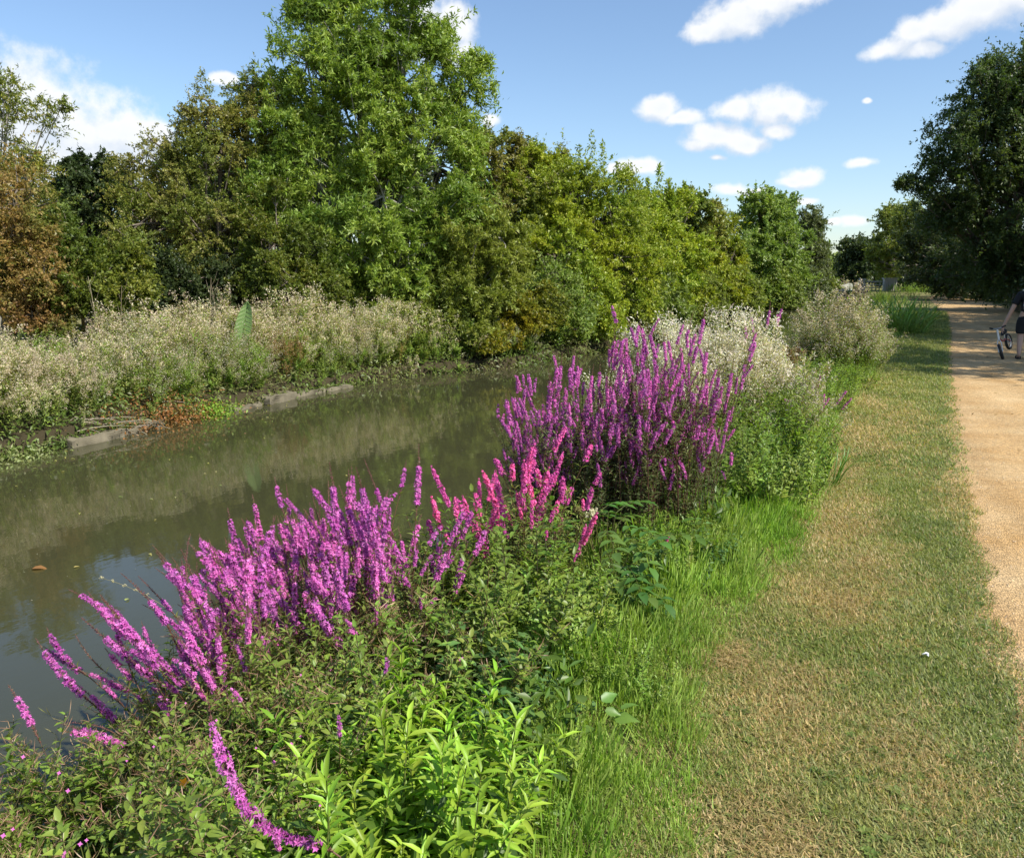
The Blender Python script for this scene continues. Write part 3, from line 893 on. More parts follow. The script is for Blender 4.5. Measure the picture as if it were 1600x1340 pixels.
# right side of the towpath
tree('sycamore_tree', 'light topped tree behind the footbridge on the right of the canal', 'tree',
     [B(1400, 345, 32, 100), B(1415, 385, 36, 98), B(1380, 400, 34, 104), B(1440, 400, 34, 92), B(1425, 340, 28, 92), B(1395, 415, 24, 104)],
     base_at(1415, 98), OLIVE[:1] + MID, 44000, .3, .2, .5, seed=20)
tree('dark_alder_tree', 'dark shaded tree over the path right of the light topped tree', 'tree',
     [B(1455, 385, 45, 66), B(1480, 340, 44, 62), B(1440, 425, 30, 70), B(1500, 420, 50, 60), B(1480, 445, 30, 62), B(1540, 400, 70, 58)],
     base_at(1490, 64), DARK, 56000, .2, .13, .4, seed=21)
tree('tall_alder_tree', 'tall dark tree with bough jutting left over the towpath', 'tree',
     [B(1540, 145, 50, 40), B(1500, 205, 46, 40), B(1590, 150, 60, 40), B(1480, 270, 40, 40), B(1430, 285, 18, 40), B(1408, 290, 10, 40), B(1455, 300, 24, 40), B(1545, 240, 75, 40),
      B(1510, 330, 60, 41), B(1580, 330, 80, 40), B(1650, 200, 100, 40), B(1530, 410, 65, 42), B(1600, 420, 70, 40), B(1545, 118, 26, 40), B(1505, 240, 20, 39), B(1592, 125, 50, 40), B(1640, 135, 70, 40), B(1560, 190, 58, 40.5), B(1605, 260, 80, 40), B(1470, 340, 40, 41)],
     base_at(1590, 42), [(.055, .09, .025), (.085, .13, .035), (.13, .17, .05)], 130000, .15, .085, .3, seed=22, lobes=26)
for i, (bx, by, blobs, lab) in enumerate([
        (9.6, 32.5, [(8.3, 32, 3.2, 2.2), (7.6, 33, 6.0, 2.0), (9.5, 34, 6.5, 2.6), (10, 30.5, 4.6, 2.4), (8.0, 34.5, 1.9, 1.6), (8.6, 30.5, 1.6, 1.4), (9.4, 32, 8.6, 2.0)], 'dark tree crown overhanging the path behind the walker'),
        (9.4, 26, [(8.2, 25.6, 3.4, 2.4), (8.9, 27.6, 5.8, 2.5), (10, 24.5, 6.5, 2.6), (7.9, 26.5, 1.7, 1.4), (7.8, 24.8, 5.2, 1.6), (9.2, 23.4, 3.4, 1.8), (9.4, 26, 8.8, 2.2)], 'dark tree beside the walker just outside the right edge'),
        (13.5, 46, [(12.5, 45, 4, 3), (13, 47, 7.5, 3), (14, 44, 9, 2.6), (12.8, 49, 4.5, 2.6)], 'tall hidden tree added behind the hollies for its shade, nearest of the back row'),  # back row: hidden trees added to cast shade on the far path
        (14.5, 60, [(13.5, 59, 4, 3), (14, 61, 7.5, 3.2), (15, 57, 9, 2.8), (13.8, 64, 5, 3)], 'second tall hidden tree added behind the hollies for its shade'),
        (16, 76, [(15, 75, 4, 3.4), (15.5, 77, 8, 3.6), (16, 72, 9, 3), (15.5, 81, 5, 3.4)], 'farthest tall hidden tree added behind the hollies for its shade'),
        (12.8, 37, [(12.2, 36, 5, 2.8), (12.6, 39, 8, 3.0), (13.2, 35, 10, 2.6), (12.6, 41, 4.5, 2.4), (13, 38, 11, 2.2)], 'tall tree added out of frame to shade the path before the bend'),  # this tree and the next: unseen, added to darken the sunlit path
        (12.2, 29.5, [(11.8, 29, 6, 2.4), (12.2, 30.5, 9, 2.4)], 'slim tree added out of frame to shade the path beyond the walker'),
        (9.4, 17.6, [(8.8, 16.4, 3.2, 2.3), (8.2, 18.4, 5.6, 2.3), (9.8, 17.0, 6.2, 2.9), (9.2, 15.9, 4.6, 2.2), (9.2, 19.5, 3.4, 2.3), (10.2, 20.4, 5.5, 2.6), (9.2, 16.3, 8.6, 2.0), (9.6, 18.8, 9.0, 2.2)], 'tree right of the path whose shade crosses the mown verge')]):
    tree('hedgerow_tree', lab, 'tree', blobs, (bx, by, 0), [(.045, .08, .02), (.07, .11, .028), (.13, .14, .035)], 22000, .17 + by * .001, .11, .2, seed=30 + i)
# low dark hedge under the right hand trees
tree('distant_hedge_tree', 'dark tree filling the gap right of the footbridge', 'tree', [B(1430, 425, 22, 125), B(1455, 420, 24, 118), B(1405, 430, 18, 130), B(1475, 435, 24, 112), B(1435, 442, 14, 120), B(1445, 452, 12, 96), B(1425, 450, 12, 96), B(1462, 448, 14, 90), B(1380, 436, 14, 135)], base_at(1440, 122), DARK, 12000, .5, .35, .3, seed=91)
for i, (bx, by, sx) in enumerate([(8.9, 34.5, 1.2), (8.6, 38.5, 1.3), (9.0, 43, 1.5), (9.4, 48, 1.5), (10.2, 55, 1.8), (10.6, 63, 2.0), (11.4, 73, 2.2), (12.4, 86, 2.4), (16.6, 103, 2.8)]):
    bl = [(bx + random.uniform(-.4, .4), by + k * sx * .9, 1.0 + random.uniform(-.1, .8), sx * random.uniform(.75, 1.05)) for k in (-1, 0, 1, 2)]
    tree('holly_bush', 'dark holly bush at the right edge of the path, ' + ['nearest the walker', 'just beyond the nearest one', 'third along', 'fourth along under the tall tree', 'past the tall tree', 'below the dark leaning tree', 'where the path bends', 'beyond the bend', 'farthest and smallest'][i], 'bush', bl, (bx + .6, by, 0), DARK, 9000, .13 + by * .0015, .09 + by * .001, .06, seed=50 + i,
         group='holly bushes under the right hand trees', stems=2)
# far woods closing the view
g = Soup()
wb = []
rw = random.Random(3)
for k in range(60):
    xw = -200 + k * 7.5
    if -4 < xw < 6: continue
    wb.append((xw, 250 + rw.uniform(-15, 15), rw.uniform(3, 5), rw.uniform(5, 7)))
P, D, OUT, _ = crown_points(wb, 20000, RNG, 14, 10, .4, .2, -.3)
g.scatter(TRI, P, D, OUT + np.array([0, 0, .6]) + rdir(len(P)) * .6, 2.2, 1.5, palette(P, MID, 9, 77, .2))
tag(g.build('distant_woodland', M_LEAF), kind='stuff')

# ------------------------------------------------------------------ plant kits (shared meshes)
KIT = random.Random(42)


def stem_mesh(name, H=1.0, pairs=14, ll=.08, lw=.018, cols=None, stemcol=(.10, .09, .04), r0=.004, bend=.08, start=.15, branches=0, fluff=0, pods=0, flowers=0,
              tmpl=LANCE, up=.5, seed=0, whorl=2, mat=None, fluffcol=(.76, .64, .50), taper=True, petalcol=(.55, .14, .42), jit=.25, leafstop=1.0, fl_len=.03):
    """one plant stalk: stem, opposite leaves, side branches, seed pods, fluff; returns mesh and its curve"""
    rng = np.random.default_rng(seed)
    s = Soup()
    b = rng.normal(size=2) * bend
    path = bezier((0, 0, 0), (b[0] * .2, b[1] * .2, H * .55), (b[0], b[1], H), 9)
    s.tube(path, np.linspace(r0, r0 * .35, 9), stemcol, 4)
    axes = [(path, 1.0, pairs, start)]
    for k in range(branches):
        t0 = rng.uniform(.4, .85)
        i = int(t0 * 8)
        a = rng.uniform(0, 6.28)
        Lb = H * rng.uniform(.2, .38)
        d = np.array([math.cos(a) * .55, math.sin(a) * .55, .85])
        bp = bezier(path[i], path[i] + d * Lb * .5 + np.array([math.cos(a), math.sin(a), 0]) * Lb * .12, path[i] + d * Lb, 6)
        s.tube(bp, np.linspace(r0 * .5, r0 * .2, 6), stemcol, 3)
        axes.append((bp, .7, max(4, pairs // 2), .1))
    for (pt, sc, npair, st) in axes:
        m = len(pt)
        ts, an = [], []
        for k in range(npair):
            t = st + (leafstop - st) * (k + rng.uniform(-.2, .2)) / max(1, npair - 1)
            a0 = k * 1.57 + rng.uniform(-.3, .3)
            for w in range(whorl):
                ts.append(min(max(t, 0), 1)); an.append(a0 + w * 2 * math.pi / whorl)
        ts, an = np.array(ts), np.array(an)
        P = np.stack([np.interp(ts * (m - 1), np.arange(m), pt[:, j]) for j in range(3)], -1)
        u = up + rng.normal(size=len(ts)) * .3 + ts * .35
        X = np.stack([np.cos(an), np.sin(an), u], -1)
        N = np.stack([-np.cos(an) * u, -np.sin(an) * u, np.ones(len(ts))], -1) + rdir(len(ts), rng) * .35
        size = (1.15 - .65 * ts if taper else np.ones(len(ts))) * sc * rng.uniform(.65, 1.2, len(ts))
        s.scatter(tmpl, P, X, N, ll * size, lw * 2 * size, palette(P * 3, cols, 1.0, seed, jit, rng))
    if pods:
        for (pt, sc, npair, st) in axes:
            q = pods if sc == 1 else pods // 2
            ts = rng.uniform(.55, 1, q)
            m = len(pt)
            P = np.stack([np.interp(ts * (m - 1), np.arange(m), pt[:, j]) for j in range(3)], -1)
            a = rng.uniform(0, 6.28, q)
            X = np.stack([np.cos(a), np.sin(a), rng.uniform(.5, 1.4, q)], -1)
            s.scatter(BLADE, P, X, rdir(q, rng), rng.uniform(.04, .09, q), .0028, palette(P * 4, [(.42, .32, .16), (.42, .22, .16), (.30, .29, .11)], 1, seed + 1, .3, rng))
    if fluff:
        P = []
        for (pt, sc, npair, st) in axes:
            ts = rng.uniform(.68, 1.03, int(fluff * sc))
            m = len(pt)
            P.append(np.stack([np.interp(ts * (m - 1), np.arange(m), pt[:, j]) for j in range(3)], -1) + rng.normal(size=(len(ts), 3)) * .028 * H)
        P = np.concatenate(P)
        s.scatter(RHOMB, P, rdir(len(P), rng) + np.array([0, 0, .2]), rdir(len(P), rng), fl_len * rng.uniform(.5, 1.3, len(P)), fl_len * .33, palette(P * 5, [fluffcol, tuple(c * .62 for c in fluffcol), fluffcol], .5, seed, .25, rng))
    if flowers:
        ts = rng.uniform(.6, .98, flowers)
        pt = path
        P = np.stack([np.interp(ts * 8, np.arange(9), pt[:, j]) for j in range(3)], -1)
        a = rng.uniform(0, 6.28, flowers)
        X0 = np.stack([np.cos(a), np.sin(a), .6 + 0 * a], -1)
        P = P + X0 * .03
        for k in range(4):
            X = X0 * .5 + rdir(flowers, rng)
            s.scatter(RHOMB, P, X, X0, .012, .009, np.array(petalcol))
    return s.mesh(name, mat or M_NEAR), path


def spike_mesh(name, H=.28, R=.0185, cols=None, seed=0, bend=.02, bloom=(0.08, .82), petals=5, dens=.92, curve=None):
    """a loosestrife flower spike: whorls of crinkled six petalled florets, buds at the tip, spent cups at the foot"""
    rng = np.random.default_rng(seed)
    s = Soup()
    b = rng.normal(size=2) * bend
    path = bezier((0, 0, 0), (b[0] * .1, b[1] * .1, H * .5), (b[0], b[1], H), 10)
    if curve is not None:
        path = np.stack([np.interp(np.linspace(0, 1, 10), np.linspace(0, 1, len(curve)), np.array(curve)[:, j]) for j in range(3)], -1)
    s.tube(path, np.linspace(.0028, .0008, 10), (.20, .10, .07), 4)
    w1, w2 = rng.uniform(0, 6.28, 2)
    def wob(t): return 1 + .22 * math.sin(t * 19 + w1) + .16 * math.sin(t * 43 + w2)
    nw = int(H / .0085 * dens)
    for k in range(nw):
        t = k / nw + rng.uniform(-.3, .3) / nw
        t = min(max(t, 0), 1)
        c = np.array([np.interp(t * 9, np.arange(10), path[:, j]) for j in range(3)])
        inb = bloom[0] < t < bloom[1]
        taper = min(1, (1.08 - t) * 2.6) * min(1, .55 + t * 4)
        nf = int(rng.integers(6, 9)) if inb else 6
        a = rng.uniform(0, 6.28) + np.arange(nf) * 2 * math.pi / nf + rng.normal(size=nf) * .25
        keep = rng.random(nf) < ((.95 if rng.random() < .8 else .35) if inb else .9)
        a = a[keep]
        nf = len(a)
        if nf == 0: continue
        O = np.stack([np.cos(a), np.sin(a), .45 + rng.normal(size=nf) * .2], -1)
        O = norm(O)
        # calyx cups
        s.scatter(RHOMB, np.tile(c, (nf, 1)), O + np.array([0, 0, .5]), rdir(nf, rng), R * .75 * taper + .002, .0035, palette(c + O, [(.20, .13, .07), (.26, .10, .12), (.13, .15, .05)], .6, seed, .3, rng))
        if not inb:
            continue
        pc = c + O * (R * .62 * taper * wob(t) * rng.uniform(.45, 1.35, nf))[:, None]
        pcol = palette(pc * 30, cols, .5, seed, .22, rng)
        e1 = norm(np.cross(O, np.array([.2, .1, 1.0])))
        e2 = np.cross(O, e1)
        ph = rng.uniform(0, 6.28, nf)
        for j in range(petals):
            th = ph + j * 2 * math.pi / petals + rng.normal(size=nf) * .2
            X = e1 * np.cos(th)[:, None] + e2 * np.sin(th)[:, None] + O * rng.uniform(.15, .7, nf)[:, None]
            s.scatter(RHOMB, pc, X, O + rdir(nf, rng) * .35, .0105 * taper * rng.uniform(.7, 1.25, nf) + .0015, .0054, pcol * rng.uniform(.85, 1.15, (nf, 1)))
    return s.mesh(name, M_PETAL), path


PURPLE = [(.56, .10, .42), (.72, .24, .58), (.62, .13, .45), (.50, .10, .42)]
MAGENTA = [(.74, .10, .38), (.84, .18, .50), (.78, .11, .34)]
G_LOOSE = [(.085, .115, .04), (.13, .16, .06), (.18, .20, .08)]
G_MID = [(.16, .245, .035), (.22, .315, .05), (.28, .37, .065)]
G_LIME = [(.22, .36, .03), (.30, .46, .045), (.38, .52, .06)]
G_DARK = [(.08, .16, .045), (.12, .22, .06), (.16, .25, .06)]
G_TAN = [(.18, .235, .06), (.26, .28, .09), (.21, .28, .055)]

SPIKES = [spike_mesh('purple_spike', H=h, seed=200 + i, bend=.035, cols=PURPLE, bloom=bl) for i, (h, bl) in enumerate([(.30, (.10, .80)), (.24, (.05, .84)), (.36, (.18, .80)), (.20, (.08, .88)), (.28, (.28, .76)), (.16, (.1, .9)), (.38, (.12, .66))])]
SPIKES_M = [spike_mesh('magenta_spike', H=h, seed=220 + i, bend=.02, cols=MAGENTA, bloom=bl) for i, (h, bl) in enumerate([(.24, (.04, .93)), (.30, (.0, .95)), (.18, (.1, .95)), (.12, (.1, .9))])]
BUDSPIKE = [spike_mesh('bud_spike', H=h, seed=240 + i, bend=.04, cols=PURPLE, bloom=bl, R=.012) for i, (h, bl) in enumerate([(.26, (.05, .35)), (.2, (.6, .62)), (.28, (.1, .5))])]
LSTEM = [stem_mesh('loosestrife_stem', H=h, pairs=22, ll=.055, lw=.0075, cols=G_LOOSE, stemcol=(.14, .07, .05), bend=.1, start=.1, branches=3, seed=300 + i, up=.45) for i, h in enumerate([.95, 1.05, .85, .75, 1.0])]
LSTEM_S = [stem_mesh('loosestrife_stem_short', H=h, pairs=15, ll=.06, lw=.008, cols=G_TAN, stemcol=(.16, .08, .05), bend=.12, start=.1, branches=3, seed=320 + i, up=.4) for i, h in enumerate([.62, .55, .7])]
WSTEM = [stem_mesh('willowherb_stem', H=h, pairs=16, ll=.085, lw=.019, cols=G_MID + G_TAN[:1], branches=5, pods=17, flowers=f, seed=340 + i, bend=.12, up=.4, fluff=fl, fl_len=.012, fluffcol=(.42, .33, .22)) for i, (h, f, fl) in enumerate([(.62, 1, 5), (.7, 0, 8), (.5, 1, 0), (.58, 1, 5)])]
GSTEM = [stem_mesh('green_leafy_stem', H=h, pairs=13, ll=.085, lw=.017, cols=G_MID, branches=3, seed=360 + i, bend=.1, up=.4) for i, h in enumerate([.6, .5, .7, .45])]
BSTEM = [stem_mesh('lime_leafy_stem', H=h, pairs=9, ll=.125, lw=.0145, cols=G_LIME, stemcol=(.2, .24, .06), branches=0, seed=380 + i, bend=.06, up=.45, whorl=3, start=.25, r0=.0035) for i, h in enumerate([.42, .36, .48, .32, .4])]
NSTEM = [stem_mesh('broad_leafy_stem', H=h, pairs=9, ll=.10, lw=.026, cols=G_DARK, branches=1, seed=400 + i, bend=.08, up=.25, whorl=2, r0=.004) for i, h in enumerate([.42, .5, .36])]
FSTEM = [stem_mesh('seeding_willowherb_stem', H=h, pairs=16, ll=.09, lw=.012, cols=[(.16, .22, .05), (.23, .28, .07), (.28, .27, .10)], branches=7, fluff=80, pods=14, seed=420 + i, bend=.16, tmpl=RHOMB, fl_len=.034, up=.5) for i, h in enumerate([1.3, 1.15, 1.4, 1.0, 1.25])]
FSTEM2 = [stem_mesh('half_seeding_willowherb_stem', H=h, pairs=20, ll=.09, lw=.013, cols=[(.16, .24, .045), (.23, .32, .06), (.29, .33, .085)], branches=6, fluff=26, pods=16, seed=440 + i, bend=.16, tmpl=RHOMB, fl_len=.038, up=.5, fluffcol=(.66, .58, .46)) for i, h in enumerate([1.2, 1.05, 1.3])]
WHITEF = [stem_mesh('white_seeding_willowherb_stem', H=h, pairs=16, ll=.09, lw=.012, cols=[(.16, .22, .05), (.23, .28, .07), (.28, .27, .10)], branches=8, fluff=125, pods=10, seed=520 + i, bend=.14, tmpl=RHOMB, fl_len=.036, up=.5, fluffcol=(.86, .77, .68)) for i, h in enumerate([1.3, 1.15, 1.4])]
FARF = [stem_mesh('buff_willowherb_stem', H=h, pairs=18, ll=.10, lw=.014, cols=[(.22, .30, .055), (.31, .39, .08), (.38, .40, .12)], branches=7, fluff=fl, pods=12, seed=500 + i, bend=.16, tmpl=RHOMB, fl_len=.044, up=.5, fluffcol=(.80, .67, .50)) for i, (h, fl) in enumerate([(1.25, 40), (1.1, 26), (1.35, 46), (1.0, 14)])]
GREENF = [stem_mesh('bank_leafy_stem', H=h, pairs=20, ll=.10, lw=.02, cols=[(.15, .24, .035), (.21, .31, .05), (.28, .36, .065)], branches=6, seed=460 + i, bend=.16, tmpl=RHOMB) for i, h in enumerate([.9, .7, 1.05])]
BROWNF = [stem_mesh('browned_dock_stem', H=h, pairs=14, ll=.09, lw=.014, cols=[(.22, .14, .05), (.32, .19, .06), (.16, .15, .04)], branches=7, fluff=40, seed=480 + i, bend=.16, tmpl=RHOMB, fluffcol=(.38, .22, .11), fl_len=.03) for i, h in enumerate([1.0, .85])]


def put(mesh_path, name, parent, loc, direc, spin=None, scale=1.0):
    """a stalk: its mesh's Z axis turned to DIREC; returns object and world matrix"""
    me, path = mesh_path
    o = bpy.data.objects.new(name, me)
    C.objects.link(o)
    q = Vector((0, 0, 1)).rotation_difference(Vector(direc).normalized())
    q = q @ Quaternion((0, 0, 1), KIT.uniform(0, 6.28) if spin is None else spin)
    M = Matrix.LocRotScale(Vector(loc), q, Vector((scale,) * 3))
    o.parent = parent
    o.matrix_local = M
    return o, M, path


def add_spike(stem, path, kit, dirw, Mstem, scale=1.0, side=None):
    me, sp = kit
    o = bpy.data.objects.new('flower_spike', me)
    C.objects.link(o)
    o.parent = stem
    tip = Vector(path[-1])
    tan = (Vector(path[-1]) - Vector(path[-2])).normalized()
    if side:
        i = int(side * (len(path) - 1))
        a = KIT.uniform(0, 6.28)
        tan = (Vector(path[i + 1]) - Vector(path[i])).normalized() + Vector((math.cos(a), math.sin(a), 0)) * .28
        tan.normalize()
        tip = Vector(path[i]) + tan * .03
    q = Vector((0, 0, 1)).rotation_difference(tan) @ Quaternion((0, 0, 1), KIT.uniform(0, 6.28))
    o.matrix_local = Matrix.LocRotScale(tip - tan * .015, q, Vector((scale,) * 3))


def gz(x, y): return float(ground_z(x, y))


def clump(name, label, cat, centre, n, rad, stems, lean=(0, 0), spread=.35, sc=(.8, 1.15), spikes=None, spike_p=1.0, spike_s=(.8, 1.15), part='leafy_stem', seed=0, group=None, hfun=None, side_p=0, jit=.1, outer_low=.35):
    KIT.seed(seed)
    cx, cy = centre
    rx, ry = rad if isinstance(rad, tuple) else (rad, rad)
    root = empty(name, (cx, cy, gz(cx, cy)))
    tag(root, label, cat, group)
    for k in range(n):
        a, r = KIT.uniform(0, 6.283), math.sqrt((k + .5) / n)
        ux, uy = math.cos(a) * r, math.sin(a) * r
        x, y = ux * rx, uy * ry
        z = gz(cx + x, cy + y) - gz(cx, cy) - .03
        d = Vector((lean[0] + ux * spread + KIT.uniform(-jit, jit), lean[1] + uy * spread + KIT.uniform(-jit, jit), 1))
        s_ = KIT.uniform(*sc) * (1 - outer_low * r * r)
        if hfun: s_ *= hfun(ux, uy)
        o, M, path = put(KIT.choice(stems), part, root, (x, y, z), d, scale=s_)
        if spikes and KIT.random() < spike_p:
            add_spike(o, path, KIT.choice(spikes), d, M, KIT.uniform(*spike_s) / s_)
            for _ in range((KIT.random() < side_p) + (KIT.random() < side_p - .5)):
                add_spike(o, path, KIT.choice(spikes), d, M, KIT.uniform(.45, .75) / s_, side=KIT.uniform(.72, .9))
    return root

# ------------------------------------------------------------------ near bank planting
g = Soup()
n = 30000
y = .7 + 24 * RNG.random(n) ** 1.6
lo, hi = near_edge(y) - .12, lawn_left(y) - .35
x = lo + (hi - lo) * RNG.random(n) ** .9
h = RNG.random(n) ** 1.3 * (.10 + .30 * fnoise(np.stack([x, y, 0 * x], -1), .35, 50))
P = np.stack([x, y, ground_z(x, y) + h], -1)
g.scatter(RHOMB, P, rdir(n) + np.array([0, 0, .1]), np.array([[0.3, -.1, 1.]]) + rdir(n) * .7, RNG.uniform(.03, .075, n) * (1 + y / 25), RNG.uniform(.012, .026, n) * (1 + y / 25), palette(P, [(.06, .11, .02), (.10, .17, .025), (.14, .20, .035)], .4, 51, .3))
tag(g.build('bank_undergrowth', M_NEAR), kind='stuff')

clump('purple_loosestrife', 'largest clump of purple loosestrife in the middle with over a hundred upright spikes', 'flowering plant', (-1.34, 5.28), 296, (.66, .5), LSTEM,
      spread=.07, jit=.06, spike_s=(.5, .85), sc=(.74, 1.42), spikes=SPIKES + BUDSPIKE[:1], spike_p=.95, part='stem', seed=1, outer_low=.22, lean=(-.02, 0), side_p=1.1)
clump('purple_loosestrife', 'pink purple loosestrife clump at lower left leaning out over the water', 'flowering plant', (-1.93, 2.98), 150, (.38, .34), LSTEM_S,
      spread=.28, lean=(-.24, .0), sc=(.8, 1.34), spikes=SPIKES + BUDSPIKE[:1], spike_p=.95, part='stem', seed=2, outer_low=.15, side_p=1.2, spike_s=(.65, 1.0))
clump('purple_loosestrife', 'loosestrife spikes leaning hard left over the water near the bottom left corner', 'flowering plant', (-1.90, 2.36), 52, (.22, .30), LSTEM_S,
      spread=.25, lean=(-.5, .02), sc=(.9, 1.2), spikes=SPIKES + BUDSPIKE, part='stem', seed=3, outer_low=.1, side_p=1.3, spike_s=(.65, 1.0))
clump('purple_loosestrife', 'small magenta pink loosestrife clump between the two larger purple ones', 'flowering plant', (-1.50, 3.80), 46, (.27, .2), LSTEM_S,
      spread=.1, lean=(-.03, 0), jit=.05, sc=(.95, 1.36), spikes=SPIKES_M, part='stem', seed=4, outer_low=.3, spike_s=(.7, 1.05), side_p=.5)
clump('purple_loosestrife', 'few loosestrife spikes leaning right beside the pale seeding willowherb', 'flowering plant', (-.25, 9.3), 9, (.22, .4), LSTEM_S,
      spread=.2, lean=(.06, 0), sc=(.55, .8), spike_s=(.5, .8), spikes=SPIKES, part='stem', seed=5)
clump('purple_loosestrife', 'thin loosestrife spikes rising behind the white seeding willowherb', 'flowering plant', (-1.0, 10.6), 9, (.35, .4), LSTEM,
      spread=.15, sc=(1.2, 1.4), spikes=SPIKES, part='stem', seed=6)


def placed(name, label, cat, stemkit, spikekit, base, direc, sc=1.0, ss=1.0, part='stem'):
    root = empty(name, base)
    tag(root, label, cat)
    o, M, path = put(stemkit, part, root, (0, 0, 0), direc, scale=sc)
    if spikekit: add_spike(o, path, spikekit, None, None, ss / sc)
    return root


placed('loosestrife_stem', 'single loosestrife spike lying out left over the water at the left edge', 'flowering plant', LSTEM_S[1], SPIKES[4], (-2.2, 1.78, -.22), (-.8, .15, .95), .72, .8)
# the drooping J shaped spike in the foreground
root = empty('drooping_loosestrife', at(520, 1330, 1.75))
tag(root, 'drooping loosestrife spike bent upward in a hook near the bottom edge', 'flowering plant')
pts = [at(525, 1335, 1.75), at(480, 1322, 1.78), at(430, 1308, 1.8), at(392, 1275, 1.82), at(370, 1230, 1.84), at(352, 1190, 1.86), at(338, 1150, 1.88), at(330, 1095, 1.9)]
cv = [tuple(p - pts[0]) for p in pts]
me, _ = spike_mesh('hooked_spike', H=.46, seed=290, cols=PURPLE, bloom=(.08, .9), curve=cv, dens=1.0)
o = bpy.data.objects.new('flower_spike', me); C.objects.link(o); o.parent = root
s = Soup()
q0 = at(560, 1345, 1.75) - pts[0]
s.tube(bezier((.12, .02, -.28), tuple(q0), (0, 0, 0), 6), .0026, (.2, .1, .07), 4)
s.build('stem', M_NEAR, root)
for i, (px, py, D, lab) in enumerate([(497, 1010, 2.35, 'small loosestrife tip in the leaves below the lower left clump'), (525, 1110, 2.2, 'short stub of purple flowers above the lime green leaves'),
                                      (430, 1240, 1.9, 'small purple flower tip right of the hooked spike'), (1030, 825, 4.3, 'lone magenta tip low in front of the big purple clump'),
                                      (875, 865, 3.9, 'short magenta tip left of the meadowsweet leaves'), (435, 1075, 2.3, 'small purple flower tip left of the leafy middle')]):
    tip = at(px, py, D)
    gzz = gz(tip.x, tip.y)
    H_ = max(.15, tip.z - gzz - .04)
    placed('loosestrife_stem', lab, 'flowering plant', LSTEM_S[i % 3], (SPIKES_M if px > 800 else SPIKES)[3 if px > 800 else 5], (tip.x + .01, tip.y, gzz), (random.uniform(-.1, .1), random.uniform(-.1, .1), 1), H_ / [.62, .55, .7][i % 3], .42)

clump('great_willowherb', 'tangled willowherb with tan seed pods in the bottom left corner', 'wild plant', (-1.78, 1.62), 110, (.55, .42), WSTEM, spread=.35, lean=(-.1, 0), sc=(.62, .95), seed=11, outer_low=.1)
clump('great_willowherb', 'willowherb with tan pods under the left leaning purple spikes', 'wild plant', (-1.95, 2.35), 90, (.45, .38), WSTEM, spread=.4, lean=(-.15, 0), sc=(.6, .95), seed=12, outer_low=.1)
clump('great_willowherb', 'olive green willowherb in front of the lower left purple clump', 'wild plant', (-1.52, 2.45), 90, (.36, .36), WSTEM + GSTEM[:1] + LSTEM_S, spread=.4, sc=(.72, 1.05), seed=13, outer_low=.1)
clump('green_hemp_nettle', 'dense mid green leafy plants below the magenta clump', 'wild plant', (-1.32, 3.28), 120, (.42, .42), GSTEM, spread=.4, sc=(.75, 1.15), seed=14, outer_low=.3)
clump('bushy_willowherb', 'green willowherb between the two lower purple clumps', 'wild plant', (-1.62, 3.55), 60, (.35, .25), GSTEM + LSTEM_S, spread=.3, sc=(.8, 1.05), seed=15, outer_low=.1)
clump('stinging_nettle', 'darker broad leaved nettles beside the lime green plants', 'wild plant', (-1.22, 2.52), 60, (.32, .34), NSTEM, spread=.3, sc=(.75, 1.05), seed=16)
clump('lime_green_balsam', 'bright lime green narrow leaved plants at the bottom centre left', 'wild plant', (-1.12, 1.84), 92, (.34, .38), BSTEM, spread=.35, sc=(.85, 1.25), seed=17, outer_low=.15)
clump('green_leafy_weed', 'dark leaves filling the bottom edge beneath the hooked purple spike', 'wild plant', (-1.42, 1.55), 60, (.28, .35), GSTEM + NSTEM, spread=.3, sc=(.55, .85), seed=18)
clump('green_leafy_weed', 'fresh green leafy weeds right of the largest purple clump', 'wild plant', (-.55, 6.6), 110, (.48, .75), GSTEM, spread=.35, sc=(.8, 1.25), seed=19, outer_low=.3)
clump('green_leafy_weed', 'green leafy growth beneath the pale seeding willowherb', 'wild plant', (-.55, 8.2), 90, (.5, .7), GSTEM + FSTEM2[1:2], spread=.35, sc=(.8, 1.1), seed=20, outer_low=.3)
clump('green_leafy_weed', 'low green weeds at the front foot of the big purple clump', 'wild plant', (-.82, 4.55), 60, (.32, .4), GSTEM + NSTEM, spread=.3, sc=(.45, .75), seed=21, outer_low=.3)
clump('green_leafy_weed', 'dark leaves at the water side of the big purple clump', 'wild plant', (-1.75, 4.7), 60, (.35, .5), GSTEM + LSTEM_S, spread=.3, sc=(.8, 1.15), seed=22, outer_low=.2)
clump('green_leafy_weed', 'leafy weeds at the bank edge behind the largest purple clump', 'wild plant', (-1.6, 6.6), 60, (.45, .8), GSTEM + FSTEM2[:1], spread=.3, sc=(.7, 1.0), seed=23, outer_low=.2)
clump('seeding_willowherb', 'white fluffy seeding willowherb directly behind the big purple clump', 'wild plant', (-1.17, 8.9), 60, (.44, .45), WHITEF, spread=.22, sc=(.78, 1.10), seed=24, outer_low=.12)
clump('seeding_willowherb', 'lower pale seeding willowherb at the right shoulder of the white one', 'wild plant', (-.62, 8.9), 44, (.36, .55), FSTEM[:1] + FSTEM2[:1] + GREENF, spread=.3, sc=(.5, .72), seed=25, outer_low=.2)
clump('seeding_willowherb', 'sparser pale willowherb behind the left part of the big purple clump', 'wild plant', (-1.65, 7.8), 24, (.35, .4), WHITEF, spread=.2, sc=(.76, .98), seed=26, outer_low=.1)
